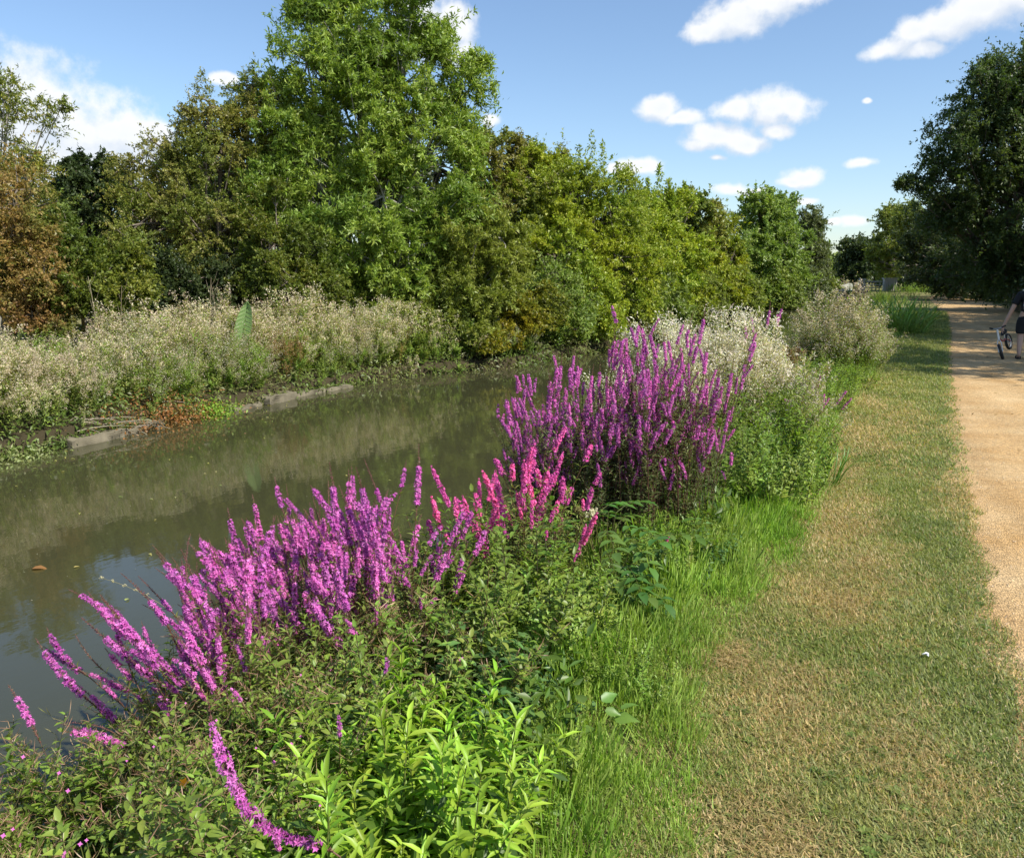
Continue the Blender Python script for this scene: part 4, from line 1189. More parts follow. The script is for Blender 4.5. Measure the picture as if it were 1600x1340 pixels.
clump('seeding_willowherb', 'rounded grey green bush of willowherb with fluffy top beside the mown grass', 'wild plant', (-.02, 14.1), 110, (.54, .5), FSTEM2 + FSTEM2 + FSTEM[:1], spread=.30, sc=(.9, 1.22), seed=27, outer_low=.32)
clump('seeding_willowherb', 'small pale tufted willowherb left of the rounded grey green bush', 'wild plant', (-.85, 13.6), 24, (.26, .35), FSTEM2 + BROWNF[:1] + FSTEM[:1], spread=.2, sc=(.62, .86), seed=28, outer_low=.1)
clump('green_leafy_weed', 'green weeds between the pale willowherb and the rounded bush', 'wild plant', (-.25, 11.4), 80, (.45, 1.0), GSTEM, spread=.3, sc=(.7, 1.2), seed=29, outer_low=.3)
clump('green_leafy_weed', 'leafy fringe at the foot of the rounded willowherb bush', 'wild plant', (.0, 13.3), 50, (.5, .35), GSTEM, spread=.3, sc=(.7, 1.0), seed=30, outer_low=.3)
for i, (cx, cy, lab) in enumerate([(-.1, 17.5, 'low waterside weeds behind the rounded willowherb bush'), (.3, 21.5, 'waterside weeds nearer the camera than the reeds'), (1.0, 33, 'waterside weeds beyond the reed clump'), (1.5, 42, 'far waterside weeds before the footbridge')]):
    clump('green_leafy_weed', lab, 'wild plant', (cx, cy), 50, (.55, 1.6), GREENF, spread=.3, sc=(.6, .95) if i < 3 else (.8, 1.2), seed=60 + i, outer_low=.3)


for i, (cx, cy, sc_, lab) in enumerate([(2.0, 54, (.5, .8), 'distant bank weeds left of the shaded path'), (3.6, 74, (.45, .7), 'distant dark scrub between the footbridge and the path'), (7.2, 90, (.9, 1.4), 'far scrub hiding the bend of the path')]):
    clump('green_leafy_weed', lab, 'wild plant', (cx, cy), 110, (1.6 + i * .6, 3.5), GREENF, spread=.3, sc=sc_, seed=70 + i, outer_low=.3)


def reed_clump(name, label, centre, n, rad, L, W, cols, seed, cat='reed'):
    rng = np.random.default_rng(seed)
    root = empty(name, (centre[0], centre[1], gz(*centre)))
    tag(root, label, cat)
    for k in range(n):
        s = Soup()
        if k < 8:
            a, r = rng.uniform(0, 6.28), 0
            H_ = L
            tip = np.array([math.cos(k) * L * rng.uniform(.15, .55), math.sin(k) * L * rng.uniform(.15, .55), L * rng.uniform(.75, .98)])
            pts = bezier((0, 0, 0), (tip[0] * .15, tip[1] * .15, H_ * .75), tip, 7)
            t = np.linspace(0, 1, 7)
            w = W * np.sin(np.clip(t * .85 + .15, 0, 1) * math.pi) ** .6 * .5 + .0005
            sd = norm(np.array([-tip[1], tip[0], 0.001]))
            V = np.concatenate([pts + sd * w[:, None], pts, pts - sd * w[:, None]])
            V[7:14] += norm(np.array([tip[0], tip[1], 0.001])) * W * -.25
            Fc = []
            for i in range(6):
                for o1, o2 in ((0, 7), (7, 14)):
                    Fc += [(o1 + i, o2 + i, o2 + i + 1), (o1 + i, o2 + i + 1, o1 + i + 1)]
            s.add(V, Fc, palette(V * 3, cols, 1, seed + k, .1, rng))
            reed_clump.kit = getattr(reed_clump, 'kit', {})
            reed_clump.kit[(name, k)] = s.mesh('reed_blade', M_NEAR)
        me = reed_clump.kit[(name, k if k < 8 else int(rng.integers(0, 8)))]
        o = bpy.data.objects.new('blade', me)
        C.objects.link(o)
        o.parent = root
        a, r = rng.uniform(0, 6.28), math.sqrt(rng.random())
        o.location = (math.cos(a) * r * rad, math.sin(a) * r * rad, -.03)
        o.rotation_mode = 'QUATERNION'
        o.rotation_quaternion = Vector((0, 0, 1)).rotation_difference(Vector((math.cos(a) * r * .38 + rng.normal() * .08, math.sin(a) * r * .38 + rng.normal() * .08, 1)).normalized()) @ Quaternion((0, 0, 1), rng.uniform(0, 6.28))
        o.scale = (1, 1, rng.uniform(.55, 1.15) * (1.05 - .3 * r))
    return root


reed_clump('reed_clump', 'large clump of sword leaved reeds where the mown verge narrows', (1.62, 27.4), 260, .75, 1.35, .035, [(.17, .28, .06), (.24, .38, .09), (.34, .46, .15)], 5)
reed_clump('grass_tuft', 'tuft of tall narrow sedge at the edge of the mown grass', (-.16, 7.0), 110, .22, .48, .009, [(.09, .18, .03), (.13, .25, .04)], 6, 'grass')
reed_clump('sedge_tuft', 'pale upright sedge between white willowherb and rounded bush', (-.75, 12.2), 60, .3, 1.0, .014, [(.2, .26, .06), (.3, .33, .1)], 7, 'grass')
clump('green_leafy_weed', 'low weeds at the foot of the reed clump', 'wild plant', (1.55, 26.6), 50, (.8, .4), GREENF, spread=.3, sc=(.35, .7), seed=66, outer_low=.3)

# ------------------------------------------------------------------ meadowsweet and bramble seedling
def pinnate(s, p0, p1, pairs, ll, lw, cols, rng, droop=.2):
    p0, p1 = np.array(p0, float), np.array(p1, float)
    mid = (p0 + p1) / 2 + np.array([0, 0, droop * np.linalg.norm(p1 - p0)])
    path = bezier(p0, mid, p1, 8)
    s.tube(path, np.linspace(.002, .0008, 8), (.14, .16, .05), 3)
    ax = norm(p1 - p0)
    side = norm(np.cross(ax, [0, 0, 1.0]))
    P, X, Ls = [], [], []
    for k in range(pairs):
        t = .3 + .62 * k / max(1, pairs - 1)
        c = np.array([np.interp(t * 7, np.arange(8), path[:, j]) for j in range(3)])
        for sg in (-1, 1):
            P.append(c); X.append(ax * .5 + side * sg + np.array([0, 0, rng.uniform(-.2, .15)])); Ls.append(ll * (.75 + .4 * t))
    P.append(path[-1]); X.append(ax); Ls.append(ll * 1.25)
    P, X, Ls = np.array(P), np.array(X), np.array(Ls)
    s.scatter(LANCE, P, X, np.array([[0, 0, 1.]]) + rdir(len(P), rng) * .25, Ls, lw * Ls / ll, palette(P * 5, cols, 1, 3, .15, rng))


root = empty('meadowsweet', (-1.08, 4.05, gz(-1.08, 4.05)))
tag(root, 'meadowsweet with big divided leaves and one cream flower head', 'wild plant')
rng = np.random.default_rng(8)
for k in range(26):
    s = Soup()
    a = rng.uniform(0, 6.28); r = rng.uniform(.0, .22)
    b0 = np.array([math.cos(a) * r, math.sin(a) * r, 0])
    a2 = a + rng.normal() * .5
    Lk = rng.uniform(.22, .38)
    hk = rng.uniform(.16, .42)
    s.tube(bezier(b0, b0 + [0, 0, hk * .6], b0 + np.array([math.cos(a2) * .06, math.sin(a2) * .06, hk]), 5), .002, (.13, .12, .04), 3)
    st = b0 + np.array([math.cos(a2) * .06, math.sin(a2) * .06, hk])
    pinnate(s, st, st + np.array([math.cos(a2) * Lk, math.sin(a2) * Lk, -.02 + rng.uniform(-.1, .1)]), 4, .075, .042, [(.07, .15, .03), (.12, .22, .04)], rng)
    s.build('divided_leaf', M_NEAR, root)


def umbel(parent, p, R, cols, seed, base=(0, 0, .1)):
    rng = np.random.default_rng(seed)
    s = Soup()
    p = np.array(p, float)
    s.tube(bezier(base, (p + base) / 2 + [.01, 0, .05], p, 6), .0022, (.2, .16, .07), 4)
    for k in range(26):
        q = p + rng.normal(size=3) * R * np.array([.55, .55, .45])
        s.tube(np.array([p - [0, 0, R * .6], (p + q) / 2, q]), .0007, (.25, .27, .1), 3)
        m = 18
        P = q + rng.normal(size=(m, 3)) * R * .14
        s.scatter(RHOMB, P, rdir(m, rng), rdir(m, rng) + [0, 0, .6], .0065, .0055, palette(P * 9, cols, 1, seed, .12, rng))
    s.build('flower_head', M_FLUFF, parent)


c0 = Vector(root.location)
umbel(root, tuple(at(926, 801, 4.05) - c0), .022, [(.80, .78, .50), (.85, .82, .62)], 1)
umbel(root, tuple(at(886, 768, 4.1) - c0), .018, [(.42, .38, .14), (.55, .5, .22)], 2)
umbel(root, tuple(at(902, 795, 4.08) - c0), .016, [(.30, .30, .10), (.42, .4, .16)], 3)

bp = at(930, 1122, 2.8)
root = empty('bramble_seedling', (bp.x, bp.y, gz(bp.x, bp.y)))
tag(root, 'young bramble with a few large rounded leaves standing in the bright grass', 'wild plant')
OVAL = (np.array([[0, 0, 0], [.10, .40, .08], [.12, 0, 0], [.14, -.38, .06], [.40, .52, .12], [.42, 0, 0], [.38, -.55, .10], [.74, .24, .05], [.76, 0, -.05], [.72, -.26, .04], [1.05, .02, -.16]]),
        np.array([[0, 2, 1], [0, 3, 2], [1, 2, 5], [1, 5, 4], [2, 3, 6], [2, 6, 5], [4, 5, 8], [4, 8, 7], [5, 6, 9], [5, 9, 8], [7, 8, 10], [8, 9, 10]]))
for k, (px, py, aa, sz) in enumerate([(912, 1098, 2.2, .062), (940, 1095, .9, .058), (900, 1120, 3.1, .066), (960, 1122, 0, .07), (925, 1135, 4.4, .058), (945, 1110, .3, .05), (970, 1108, .6, .055), (885, 1105, 2.8, .05)]):
    s = Soup()
    p = np.array(at(px, py, 2.62)) - np.array(root.location)
    s.tube(bezier((0, 0, 0), (p[0] * .3, p[1] * .3, p[2]), p, 5), .0014, (.2, .13, .06), 3)
    s.scatter(OVAL, p[None], [[math.cos(aa), math.sin(aa), .25 * math.sin(k * 2.3)]], [[.4 * math.sin(k * 1.7), -.25 + .3 * math.cos(k * 3.1), 1]], sz * 1.2, sz * .68, np.array([(.15, .27, .05)]) * (.8 + .12 * (k % 4)))
    s.build('bramble_leaf', M_NEAR, root)

# small weeds in the long grass
for i, (px, py, D, lab) in enumerate([(950, 1040, 3.1, 'small leafy chickweed patch in the long grass above the bramble'), (1010, 1075, 3.05, 'light green weed beside the first brown hay patch'), (980, 900, 4.3, 'small weeds in the bright grass right of the meadowsweet'),
        (1080, 850, 4.9, 'leafy weeds in the grass below the fresh green plants'), (850, 1190, 2.45, 'dark leafy tuft in the grass below the bramble seedling'), (790, 1290, 2.15, 'leafy weeds in the grass near the bottom edge'), (760, 1150, 2.6, 'green leaves where the nettles meet the grass'), (1150, 800, 5.6, 'rounded leafy weeds at the edge of the long grass')]):
    p = at(px, py, D)
    clump('chickweed', lab, 'wild plant', (p.x, p.y), 16, (.14, .14), GSTEM, spread=.5, sc=(.35, .6), seed=90 + i)

# ------------------------------------------------------------------ far bank fringe
def fx(px, D):
    p = at(px, 480, D)
    return p.x, p.y


FAR = [  # y along the bank, metres back from edge, half length, stems, kit, scale, label
    (4.2, 1.2, 1.1, 60, FARF, (.9, 1.1), 'pale seeding willowherb out of frame left on the far bank'),
    (6.6, 1.0, 1.0, 90, FSTEM[:2] + FARF, (.85, 1.1), 'palest fluffy willowherb at the left edge of the far bank'),
    (7.9, .45, .7, 60, FSTEM[:2] + FARF, (.55, .8), 'low silvery willowherb drooping to the water at far left'),
    (8.7, 1.6, .9, 60, FARF[1:] + GREENF, (.85, 1.1), 'green willowherb with buff tops second from the left on the far bank'),
    (9.5, .6, .8, 80, GREENF + FSTEM2, (.6, .95), 'dark green waterside growth left of the orange dead patch'),
    (10.4, 1.7, .9, 70, FARF + FSTEM2, (.95, 1.15), 'buff topped willowherb behind the orange dead patch'),
    (11.3, .8, .8, 90, FSTEM2 + GREENF, (.75, 1.0), 'greyish green willowherb left of the big ribbed leaf'),
    (12.2, 1.9, .7, 50, FARF, (1.0, 1.25), 'willowherb with white tufts behind the big ribbed leaf'),
    (12.9, .7, .7, 60, BROWNF + FARF[1:2] + GREENF[:1], (.8, 1.05), 'reddish brown dry dock just right of the big ribbed leaf'),
    (13.9, 1.5, .8, 60, FARF, (1.05, 1.35), 'tall grey green willowherb in front of the dark thicket'),
    (14.2, .4, .8, 70, GREENF + FSTEM2, (.55, .85), 'rounded waterside green growth below the tall willowherb'),
    (15.4, .8, .7, 70, FARF[1:] + FSTEM2, (.85, 1.15), 'pale dotted willowherb near the foot of the tall ash'),
    (16.4, .6, .8, 80, GREENF + BROWNF[:1] + FARF[:1], (.75, 1.15), 'bramble with reddish shoots under the tall ash'),
    (17.5, .5, .8, 80, GREENF + FARF[3:], (.7, 1.1), 'low green brambles where the far bank bends'),
    (19.2, .35, 1.0, 80, GREENF + FSTEM2, (.55, .9), 'silvery green brambles trailing into the water below the lime green ash'),
]
for i, (yy, back, hl, n, kit, sc, lab) in enumerate(FAR):
    clump('bank_plant_clump', lab, 'wild plant', (float(far_edge(yy)) - max(.55, back * .8), yy), int(n * 1.3), (max(.6, min(.95, back * .75)), hl * 1.1), kit, spread=.35, lean=(.15, 0), sc=sc, seed=120 + i, outer_low=.4, part='stalk')
for i, yy in enumerate([22, 26, 31, 37, 45, 56, 70, 88]):
    hl = 1.8 + i * .8
    clump('bank_shrub', 'waterside scrub trailing from the far bank, number unseen'.replace(', number unseen', '') + [' under the yellow flushed shrub', ' beneath the yellow green shooting tree', ' beneath the feathery topped tree', ' beneath the golden bush', ' just before the round tree', ' below the round tree', ' past the round tree', ' below the grey willow'][i], 'wild plant',
          (float(far_edge(yy)) - .7, yy), 70, (.8, hl), GREENF, spread=.3, sc=(1.0 + i * .1, 1.5 + i * .12), seed=150 + i, outer_low=.2, part='stalk', lean=(.25, 0))

# low cover on the far bank down to the water, right along the canal
g = Soup()
n = 85000
y = 2 + 178 * RNG.random(n) ** 2.5
bk = RNG.random(n) ** 1.9
x = far_edge(y) + .08 - bk * 2.8
h = RNG.random(n) ** 1.4 * (.16 + .62 * fnoise(np.stack([x, y * .8, 0 * x], -1), .4, 70) ** 1.5) * np.clip(.55 + bk * 3, 0, 1)
P = np.stack([x, y, np.maximum(ground_z(x, y), WATER_Z + .01) + h], -1)
k = (1 + y / 22)
g.scatter(TRI, P, rdir(n) + np.array([.5, 0, -.1]), np.array([[.5, 0, 1.]]) + rdir(n) * .7, RNG.uniform(.035, .075, n) * k, RNG.uniform(.02, .04, n) * k, palette(P, [(.08, .13, .025), (.14, .20, .04), (.20, .20, .08), (.12, .19, .03)], .5, 71, .3))
tag(g.build('far_bank_undergrowth', M_LEAF), kind='stuff')


def mat_patch(name, label, yy, xoff, rx, ry, n, cols, h, leaf, cat='wild plant'):
    root = empty(name, (float(far_edge(yy)) + xoff, yy, WATER_Z + .1))
    tag(root, label, cat)
    s = Soup()
    rng = np.random.default_rng(int(yy * 10))
    P = rng.normal(size=(n, 3)) * np.array([rx, ry, h]) * .5
    P[:, 2] = np.abs(P[:, 2]) - .08 - P[:, 0] * .25
    s.scatter(RHOMB, P, rdir(n, rng), rdir(n, rng) + [.3, 0, 1], leaf * rng.uniform(.6, 1.3, n), leaf * .5, palette(P * 2, cols, .5, 3, .25, rng))
    s.build('foliage', M_LEAF, root)


mat_patch('dead_dock_patch', 'orange brown dead plants hanging at the waterline on the far bank', 9.35, .02, .55, .95, 3000, [(.30, .15, .04), (.38, .19, .05), (.2, .16, .05)], .35, .045)
mat_patch('watercress_patch', 'small lime green patch at the waterline right of the orange dead plants', 10.25, .1, .35, .4, 900, [(.18, .30, .03), (.24, .36, .05)], .2, .06)
mat_patch('duckweed_patch', 'pale leaves floating by the bank at the left edge', 6.9, .25, .4, .5, 500, [(.2, .26, .08), (.3, .34, .14)], .08, .05)

# big striped leaf standing above the fringe
lb = at(374, 545, 14.9)
root = empty('large_leaf', (lb.x, lb.y, gz(lb.x, lb.y)))
tag(root, 'single large upright ribbed leaf standing above the far bank plants', 'leaf')
s = Soup()
base, tip = np.array(at(376, 545, 14.7)), np.array(at(388, 472, 14.7))
o0 = np.array(root.location)
s.tube(np.array([[0, 0, 0], base - o0, tip - o0]), [.018, .014, .004], (.2, .28, .1), 5)
ax = tip - base
rt = np.array([math.cos(YAW), math.sin(YAW), 0.0])
m = 22
Vl, Cl = [], []
for i in range(m + 1):
    t = i / m
    w = .15 * math.sin(math.pi * min(1, t * .86 + .12)) ** .6 * (1 if t < .99 else .15)
    rid = .012 * (1 if i % 2 else -1)
    for sd in (-1, 0, 1):
        Vl.append(base - o0 + ax * (t + (.06 if sd == 0 else -.0)) + rt * sd * w + np.array([.25, -.9, 0]) * (rid + (.05 if sd else 0)))
        Cl.append((.22, .36, .11) if i % 2 else (.36, .48, .21))
Fl = []
for i in range(m):
    for j in (0, 1):
        a = i * 3 + j
        Fl += [(a, a + 1, a + 4), (a, a + 4, a + 3)]
s.add(Vl, Fl, np.array(Cl))
s.build('leaf_blade', M_NEAR, root)

# dead stalks in front of the trees and fallen at the waterline
root = empty('dead_stalks', (float(far_edge(8.6)) - .05, 8.6, WATER_Z + .15))
tag(root, 'heap of grey fallen stalks at the waterline near the left edge', 'dead stalks')
rng = np.random.default_rng(4)
for k in range(34):
    s = Soup()
    a = rng.normal() * .5 + (0 if k % 3 else 1.2)
    Ls = rng.uniform(.3, .9)
    c = rng.normal(size=3) * np.array([.18, .45, .06])
    d = np.array([math.sin(a) * .6, math.cos(a), -.12 + rng.normal() * .15]) * Ls / 2
    s.tube(bezier(c - d, c + [0, 0, .08], c + d, 5), np.linspace(.008, .003, 5), (.42, .37, .28), 4)
    s.build('stalk', M_NEAR, root)
for i, (px, py, D, hh, lab) in enumerate([(150, 470, 14.5, 1.75, 'forked bare dry stalk above the far bank left of centre cluster'), (325, 480, 16, 1.75, 'thin dead stalk before the dark thicket'), (340, 482, 16.2, 1.6, 'second thin dead stalk in front of the dark thicket'), (185, 470, 14.8, 1.6, 'bare dry stalk leaning right above the buff willowherb')]):
    x0, y0 = fx(px, D)
    root = empty('dry_stalk', (x0, y0, gz(x0, y0)))
    tag(root, lab, 'dry stalk')
    s = Soup()
    tp = np.array([.12 * (1 if i % 2 else -1), 0, hh])
    s.tube(bezier((0, 0, 0), (0, 0, hh * .6), tp, 6), np.linspace(.012, .005, 6), (.36, .3, .2), 4)
    for q in range(5):
        t = .55 + .09 * q
        b0 = np.array([tp[0] * t * t, 0, hh * t])
        s.tube(np.array([b0, b0 + [.07 * (-1) ** q, .03, .1], b0 + [.13 * (-1) ** q, .05, .28]]), [.005, .004, .002], (.36, .3, .2), 3)
    s.build('stem', M_NEAR, root)

# ------------------------------------------------------------------ coping stones along the far water edge
def rough_block(name, sx, sy, sz, seed, mat):
    import bmesh
    bm = bmesh.new()
    bmesh.ops.create_cube(bm, size=1)
    bmesh.ops.subdivide_edges(bm, edges=bm.edges[:], cuts=5, use_grid_fill=True)
    for v in bm.verts:
        p = Vector((v.co.x * sx, v.co.y * sy, v.co.z * sz))
        r = max(abs(v.co.x), abs(v.co.y)) + abs(v.co.z)
        p *= 1 - .10 * max(0, r - .8)
        nn = mnoise.noise_vector(p * 6 + Vector((seed, 0, 0)))
        v.co = p + nn * .055
    me = bpy.data.meshes.new(name)
    bm.to_mesh(me); bm.free()
    me.materials.append(mat)
    return me


sb = [rough_block('coping_stone', .30, .95, .14, s_ * 7.3, M_STONE) for s_ in range(4)]
root = empty('canal_wall', (float(far_edge(12)), 12, WATER_Z))
root['kind'] = 'structure'
yy = 5.4
k = 0
while yy < 18.5:
    L_ = random.uniform(.75, 1.1)
    if not (10.4 < yy < 13.6 or k in (2, 3)):
        yy += L_ + .05
        k += 1
        continue
    o = bpy.data.objects.new('stone', sb[k % 4])
    C.objects.link(o)
    o.parent = root
    o.location = (float(far_edge(yy + L_ / 2)) - far_edge(12) + random.uniform(-.04, .05), yy + L_ / 2 - 12, .01 + random.uniform(-.045, .05))
    o.rotation_euler = (random.uniform(-.04, .04), random.uniform(-.08, .08), math.atan2(-(float(far_edge(yy + L_)) - float(far_edge(yy))), L_) + random.uniform(-.05, .05) + (math.pi if k % 3 == 0 else 0))
    o.scale = (1, L_, 1)
    yy += L_ + random.uniform(.02, .10)
    k += 1

# things on the water
def flat_leaf(name, label, px, py, size, col, ang):
    r = ray(px, py)
    t = (WATER_Z + .006 - EYE) / r.z
    root = empty(name, (r.x * t, r.y * t, WATER_Z + .006), ang)
    tag(root, label, 'leaf')
    s = Soup()
    s.scatter(OVAL, [[0, 0, 0]], [[1, 0, 0]], [[0, 0, 1]], size, size * .55, np.array([col]))
    s.build('leaf_blade', M_NEAR, root)


flat_leaf('floating_leaf', 'brown curled leaf floating on the water near the left edge', 50, 888, .12, (.30, .13, .05), .4)
flat_leaf('floating_leaf', 'pale yellow leaf floating in the bottom left water', 27, 1203, .05, (.5, .42, .2), 1.2)
flat_leaf('floating_leaf', 'tiny pale leaf floating in the middle of the canal', 655, 722, .06, (.5, .5, .35), 2.2)
g = Soup()
n = 700
y = 3 + 22 * RNG.random(n) ** 1.2
x = far_edge(y) + (near_edge(y) - far_edge(y)) * RNG.random(n) ** 1.7
P = np.stack([x, y, 0 * x + WATER_Z + .004], -1)
D_ = rdir(n); D_[:, 2] = 0
g.scatter(RHOMB, P, D_, np.array([[0, 0, 1.]]), RNG.uniform(.006, .02, n), .007, palette(P, [(.35, .33, .22), (.5, .5, .4)], 1, 80, .3))
tag(g.build('floating_specks', M_FLUFF), kind='stuff')
g = Soup()
n = 420
y = 2 + 26 * RNG.random(n) ** 1.3
x = far_edge(y) + .15 + np.minimum(RNG.exponential(.7, n), 5.0)
x = np.where(RNG.random(n) < .15, far_edge(y) + (near_edge(y) - far_edge(y)) * RNG.random(n), x)
P = np.stack([x, y, 0 * x + WATER_Z + .006], -1)
D_ = rdir(n); D_[:, 2] = 0
g.scatter(OVAL, P, D_, np.array([[0, 0, 1.]]) + rdir(n) * .1, RNG.uniform(.018, .05, n), .022, palette(P, [(.32, .22, .08), (.42, .38, .12), (.20, .26, .07), (.35, .30, .14)], .6, 81, .3))
tag(g.build('floating_leaf_litter', M_LEAF), kind='stuff')
# long pale grass head arching over the water
root = empty('grass_stalk', at(300, 985, 2.9))
tag(root, 'pale arching grass head reaching left over the water', 'grass stalk')
s = Soup()
p1 = at(160, 903, 3.0) - at(300, 985, 2.9)
path = bezier((0, 0, 0), (-.12, -.03, .14), tuple(p1), 10)
s.tube(path, np.linspace(.0018, .0008, 10), (.45, .40, .22), 3)
for k in range(5, 10):
    for q in range(9):
        s.scatter(RHOMB, [path[k] + RNG.normal(size=3) * .003], [np.array(p1) + RNG.normal(size=3) * .03], [[0, 0, 1]], .012, .004, np.array([(.5, .45, .27)]))
s.build('seed_head', M_NEAR, root)

# small orange flower and pink willowherb flowers
def small_flower(name, label, px, py, D, R, col, petals=4, cat='flower', group=None):
    p = at(px, py, D)
    root = empty(name, p)
    tag(root, label, cat, group)
    s = Soup()
    f = (Vector((0, 0, EYE)) - p).normalized()
    f = (f + Vector((0.3, 0, .5))).normalized()
    e1 = f.orthogonal().normalized(); e2 = f.cross(e1)
    for k in range(petals):
        a = 2 * math.pi * k / petals
        X = e1 * math.cos(a) + e2 * math.sin(a) + f * .35
        s.scatter(OVAL, [[0, 0, 0]], [X], [f], R, R * .8, np.array([col]))
    s.build('petals', M_PETAL, root)
    s = Soup()
    s.tube(bezier((0, 0, 0), (.01, .0, -.05), (.0, .02, -.14), 5), .0012, (.16, .18, .05), 3)
    s.build('stem', M_NEAR, root)


small_flower('orange_flower', 'single orange flower low in the bottom left plants', 287, 1222, 1.95, .013, (.80, .28, .01), 5)
for px, py, D, R in [(36, 1182, 2.2, .013), (92, 1207, 2.1, .012), (106, 1235, 2.0, .013), (198, 1188, 2.1, .008), (290, 1098, 2.3, .008), (240, 1166, 2.1, .009), (455, 1162, 2.1, .012), (338, 1125, 2.1, .009), (250, 1152, 2.1, .007), (400, 1168, 2.1, .008),
                     (428, 1190, 2.1, .012), (470, 1150, 2.2, .009), (125, 1318, 1.75, .012), (5, 1305, 1.9, .014), (135, 1312, 1.8, .01), (470, 1054, 2.3, .008), (500, 1258, 1.9, .008), (20, 1295, 1.9, .01)]:
    small_flower('pink_flower', 'small pale pink willowherb flower among the bottom left leaves', px, py, D, R * .5, (.62, .16, .48), 4, group='pink willowherb flowers in the bottom left plants')

# white litter on the mown grass
p = at(1443, 1033, 3.7)
x0, y0 = (.43, 3.81)
root = empty('paper_scrap', (x0, y0, gz(x0, y0) + .02))
tag(root, 'crumpled scrap of white paper lying on the mown grass', 'litter')
s = Soup()
rng = np.random.default_rng(2)
V = np.array([[i * .012 + rng.normal() * .003, j * .010 + rng.normal() * .003, rng.uniform(0, .02)] for j in range(4) for i in range(3)])
Fl = []
for j in range(3):
    for i in range(2):
        a = j * 3 + i
        Fl += [(a, a + 1, a + 4), (a, a + 4, a + 3)]
s.add(V, Fl, (.75, .75, .7))
s.build('scrap', M_PAPER, root)
root = empty('fallen_twig', (1.28, 4.75, gz(1.28, 4.75) + .012), .35)
tag(root, 'thin dark twig lying on the gravel near the right edge', 'twig')
s = Soup(); s.tube(bezier((0, 0, .004), (.09, .02, .012), (.2, -.01, .004), 6), [.004, .004, .003, .003, .002, .0015], (.1, .07, .04), 5)
s.tube(bezier((.1, .008, .008), (.13, .04, .012), (.15, .06, .004), 4), .0015, (.1, .07, .04), 4)
s.build('stem', M_NEAR, root)

# ------------------------------------------------------------------ footbridge parapet by the side weir, far off
import bmesh
def box_mesh(name, sx, sy, sz, mat, bev=.02):
    bm = bmesh.new()
    bmesh.ops.create_cube(bm, size=1)
    for v in bm.verts: v.co = Vector((v.co.x * sx, v.co.y * sy, v.co.z * sz + sz / 2))
    bmesh.ops.bevel(bm, geom=bm.edges[:], offset=bev, segments=1, affect='EDGES')
    me = bpy.data.meshes.new(name); bm.to_mesh(me); bm.free(); me.materials.append(mat)
    return me


def add(me, name, parent, loc, rz=0):
    o = bpy.data.objects.new(name, me); C.objects.link(o); o.parent = parent; o.location = loc; o.rotation_euler = (0, 0, rz)
    return o


BD = 100.0
def brp(px): p = at(px, 448, BD); return Vector((p.x, p.y, 0))
bA, bB = brp(1346), brp(1420)
dv = (bB - bA); LB = dv.length; rzb = math.atan2(dv.y, dv.x)
root = empty('footbridge', bA, rzb)
tag(root, 'pale footbridge parapet with capped pillars and a rail over the side channel', 'footbridge')
add(box_mesh('deck', LB, 2.0, .3, M_CONC), 'deck', root, (LB / 2, .6, -.42))
for px, w, h in ((1347, .45, 1.35), (1390, 1.5, 1.45), (1414, .4, 1.3)):
    x0 = (px - 1346) / 74 * LB
    pl = add(box_mesh('pillar', w, .5, h, M_CONC), 'pillar', root, (x0, 0, -.12))
    add(box_mesh('cap', w + .2, .7, .16, M_CONC), 'cap', pl, (0, 0, h + .002))
    if w > 1:
        for q in range(6):
            add(box_mesh('batten', .1, .06, h - .3, M_CONC, .01), 'batten', pl, (-.6 + q * .24, -.282, .1))
x1, x2 = .25, (1380 - 1346) / 74 * LB - .2
for z0 in (1.0, .62, .28):
    add(box_mesh('rail', x2 - x1, .12, .14 if z0 > .9 else .09, M_CONC), 'rail', root, ((x1 + x2) / 2, 0, z0))
for q in range(5):
    add(box_mesh('post', .1, .1, 1.1, M_WOOD), 'post', root, (x1 + (x2 - x1) * (q + .5) / 5, .13, -.12))
for i, (px, w) in enumerate(((1304, 2.0), (1336, 2.6))):
    p = at(px, 449, BD * (1.3 if i == 0 else 1.02))
    root = empty('landing_stage', (p.x, p.y, WATER_Z))
    tag(root, ['low pale ledge on the water in the gap between the trees', 'low pale ledge at the water in front of the footbridge'][i], 'ledge')
    add(box_mesh('slab', w * 1.6, 2.5, .12, M_CONC), 'slab', root, (0, 0, .42))
    add(box_mesh('skirt', w * 1.5, 2.3, .6, M_WOOD), 'skirt', root, (0, 0, -.182))
clump('green_leafy_weed', 'russet and green bush at the left foot of the footbridge', 'wild plant', (bA.x - 1.2, bA.y - .5), 40, (1.2, .8), BROWNF + GREENF, spread=.3, sc=(1.2, 1.8), seed=67)
clump('green_leafy_weed', 'dark weeds in front of the footbridge rail', 'wild plant', (bA.x + 3.5, bA.y - 4), 50, (2.6, 1.2), GREENF, spread=.3, sc=(.7, 1.1), seed=68)

# ------------------------------------------------------------------ balance bike held by the walker
def torus(name, R, r, mat, n=40, m=8):
    bm = bmesh.new()
    V = [[bm.verts.new(((R + r * math.cos(2 * math.pi * j / m)) * math.cos(2 * math.pi * i / n), r * 1.15 * math.sin(2 * math.pi * j / m), (R + r * math.cos(2 * math.pi * j / m)) * math.sin(2 * math.pi * i / n))) for j in range(m)] for i in range(n)]
    for i in range(n):
        for j in range(m):
            bm.faces.new((V[i][j], V[(i + 1) % n][j], V[(i + 1) % n][(j + 1) % m], V[i][(j + 1) % m]))
    bm.normal_update()
    me = bpy.data.meshes.new(name); bm.to_mesh(me); bm.free(); me.materials.append(mat)
    me.polygons.foreach_set('use_smooth', np.ones(len(me.polygons), bool))
    return me


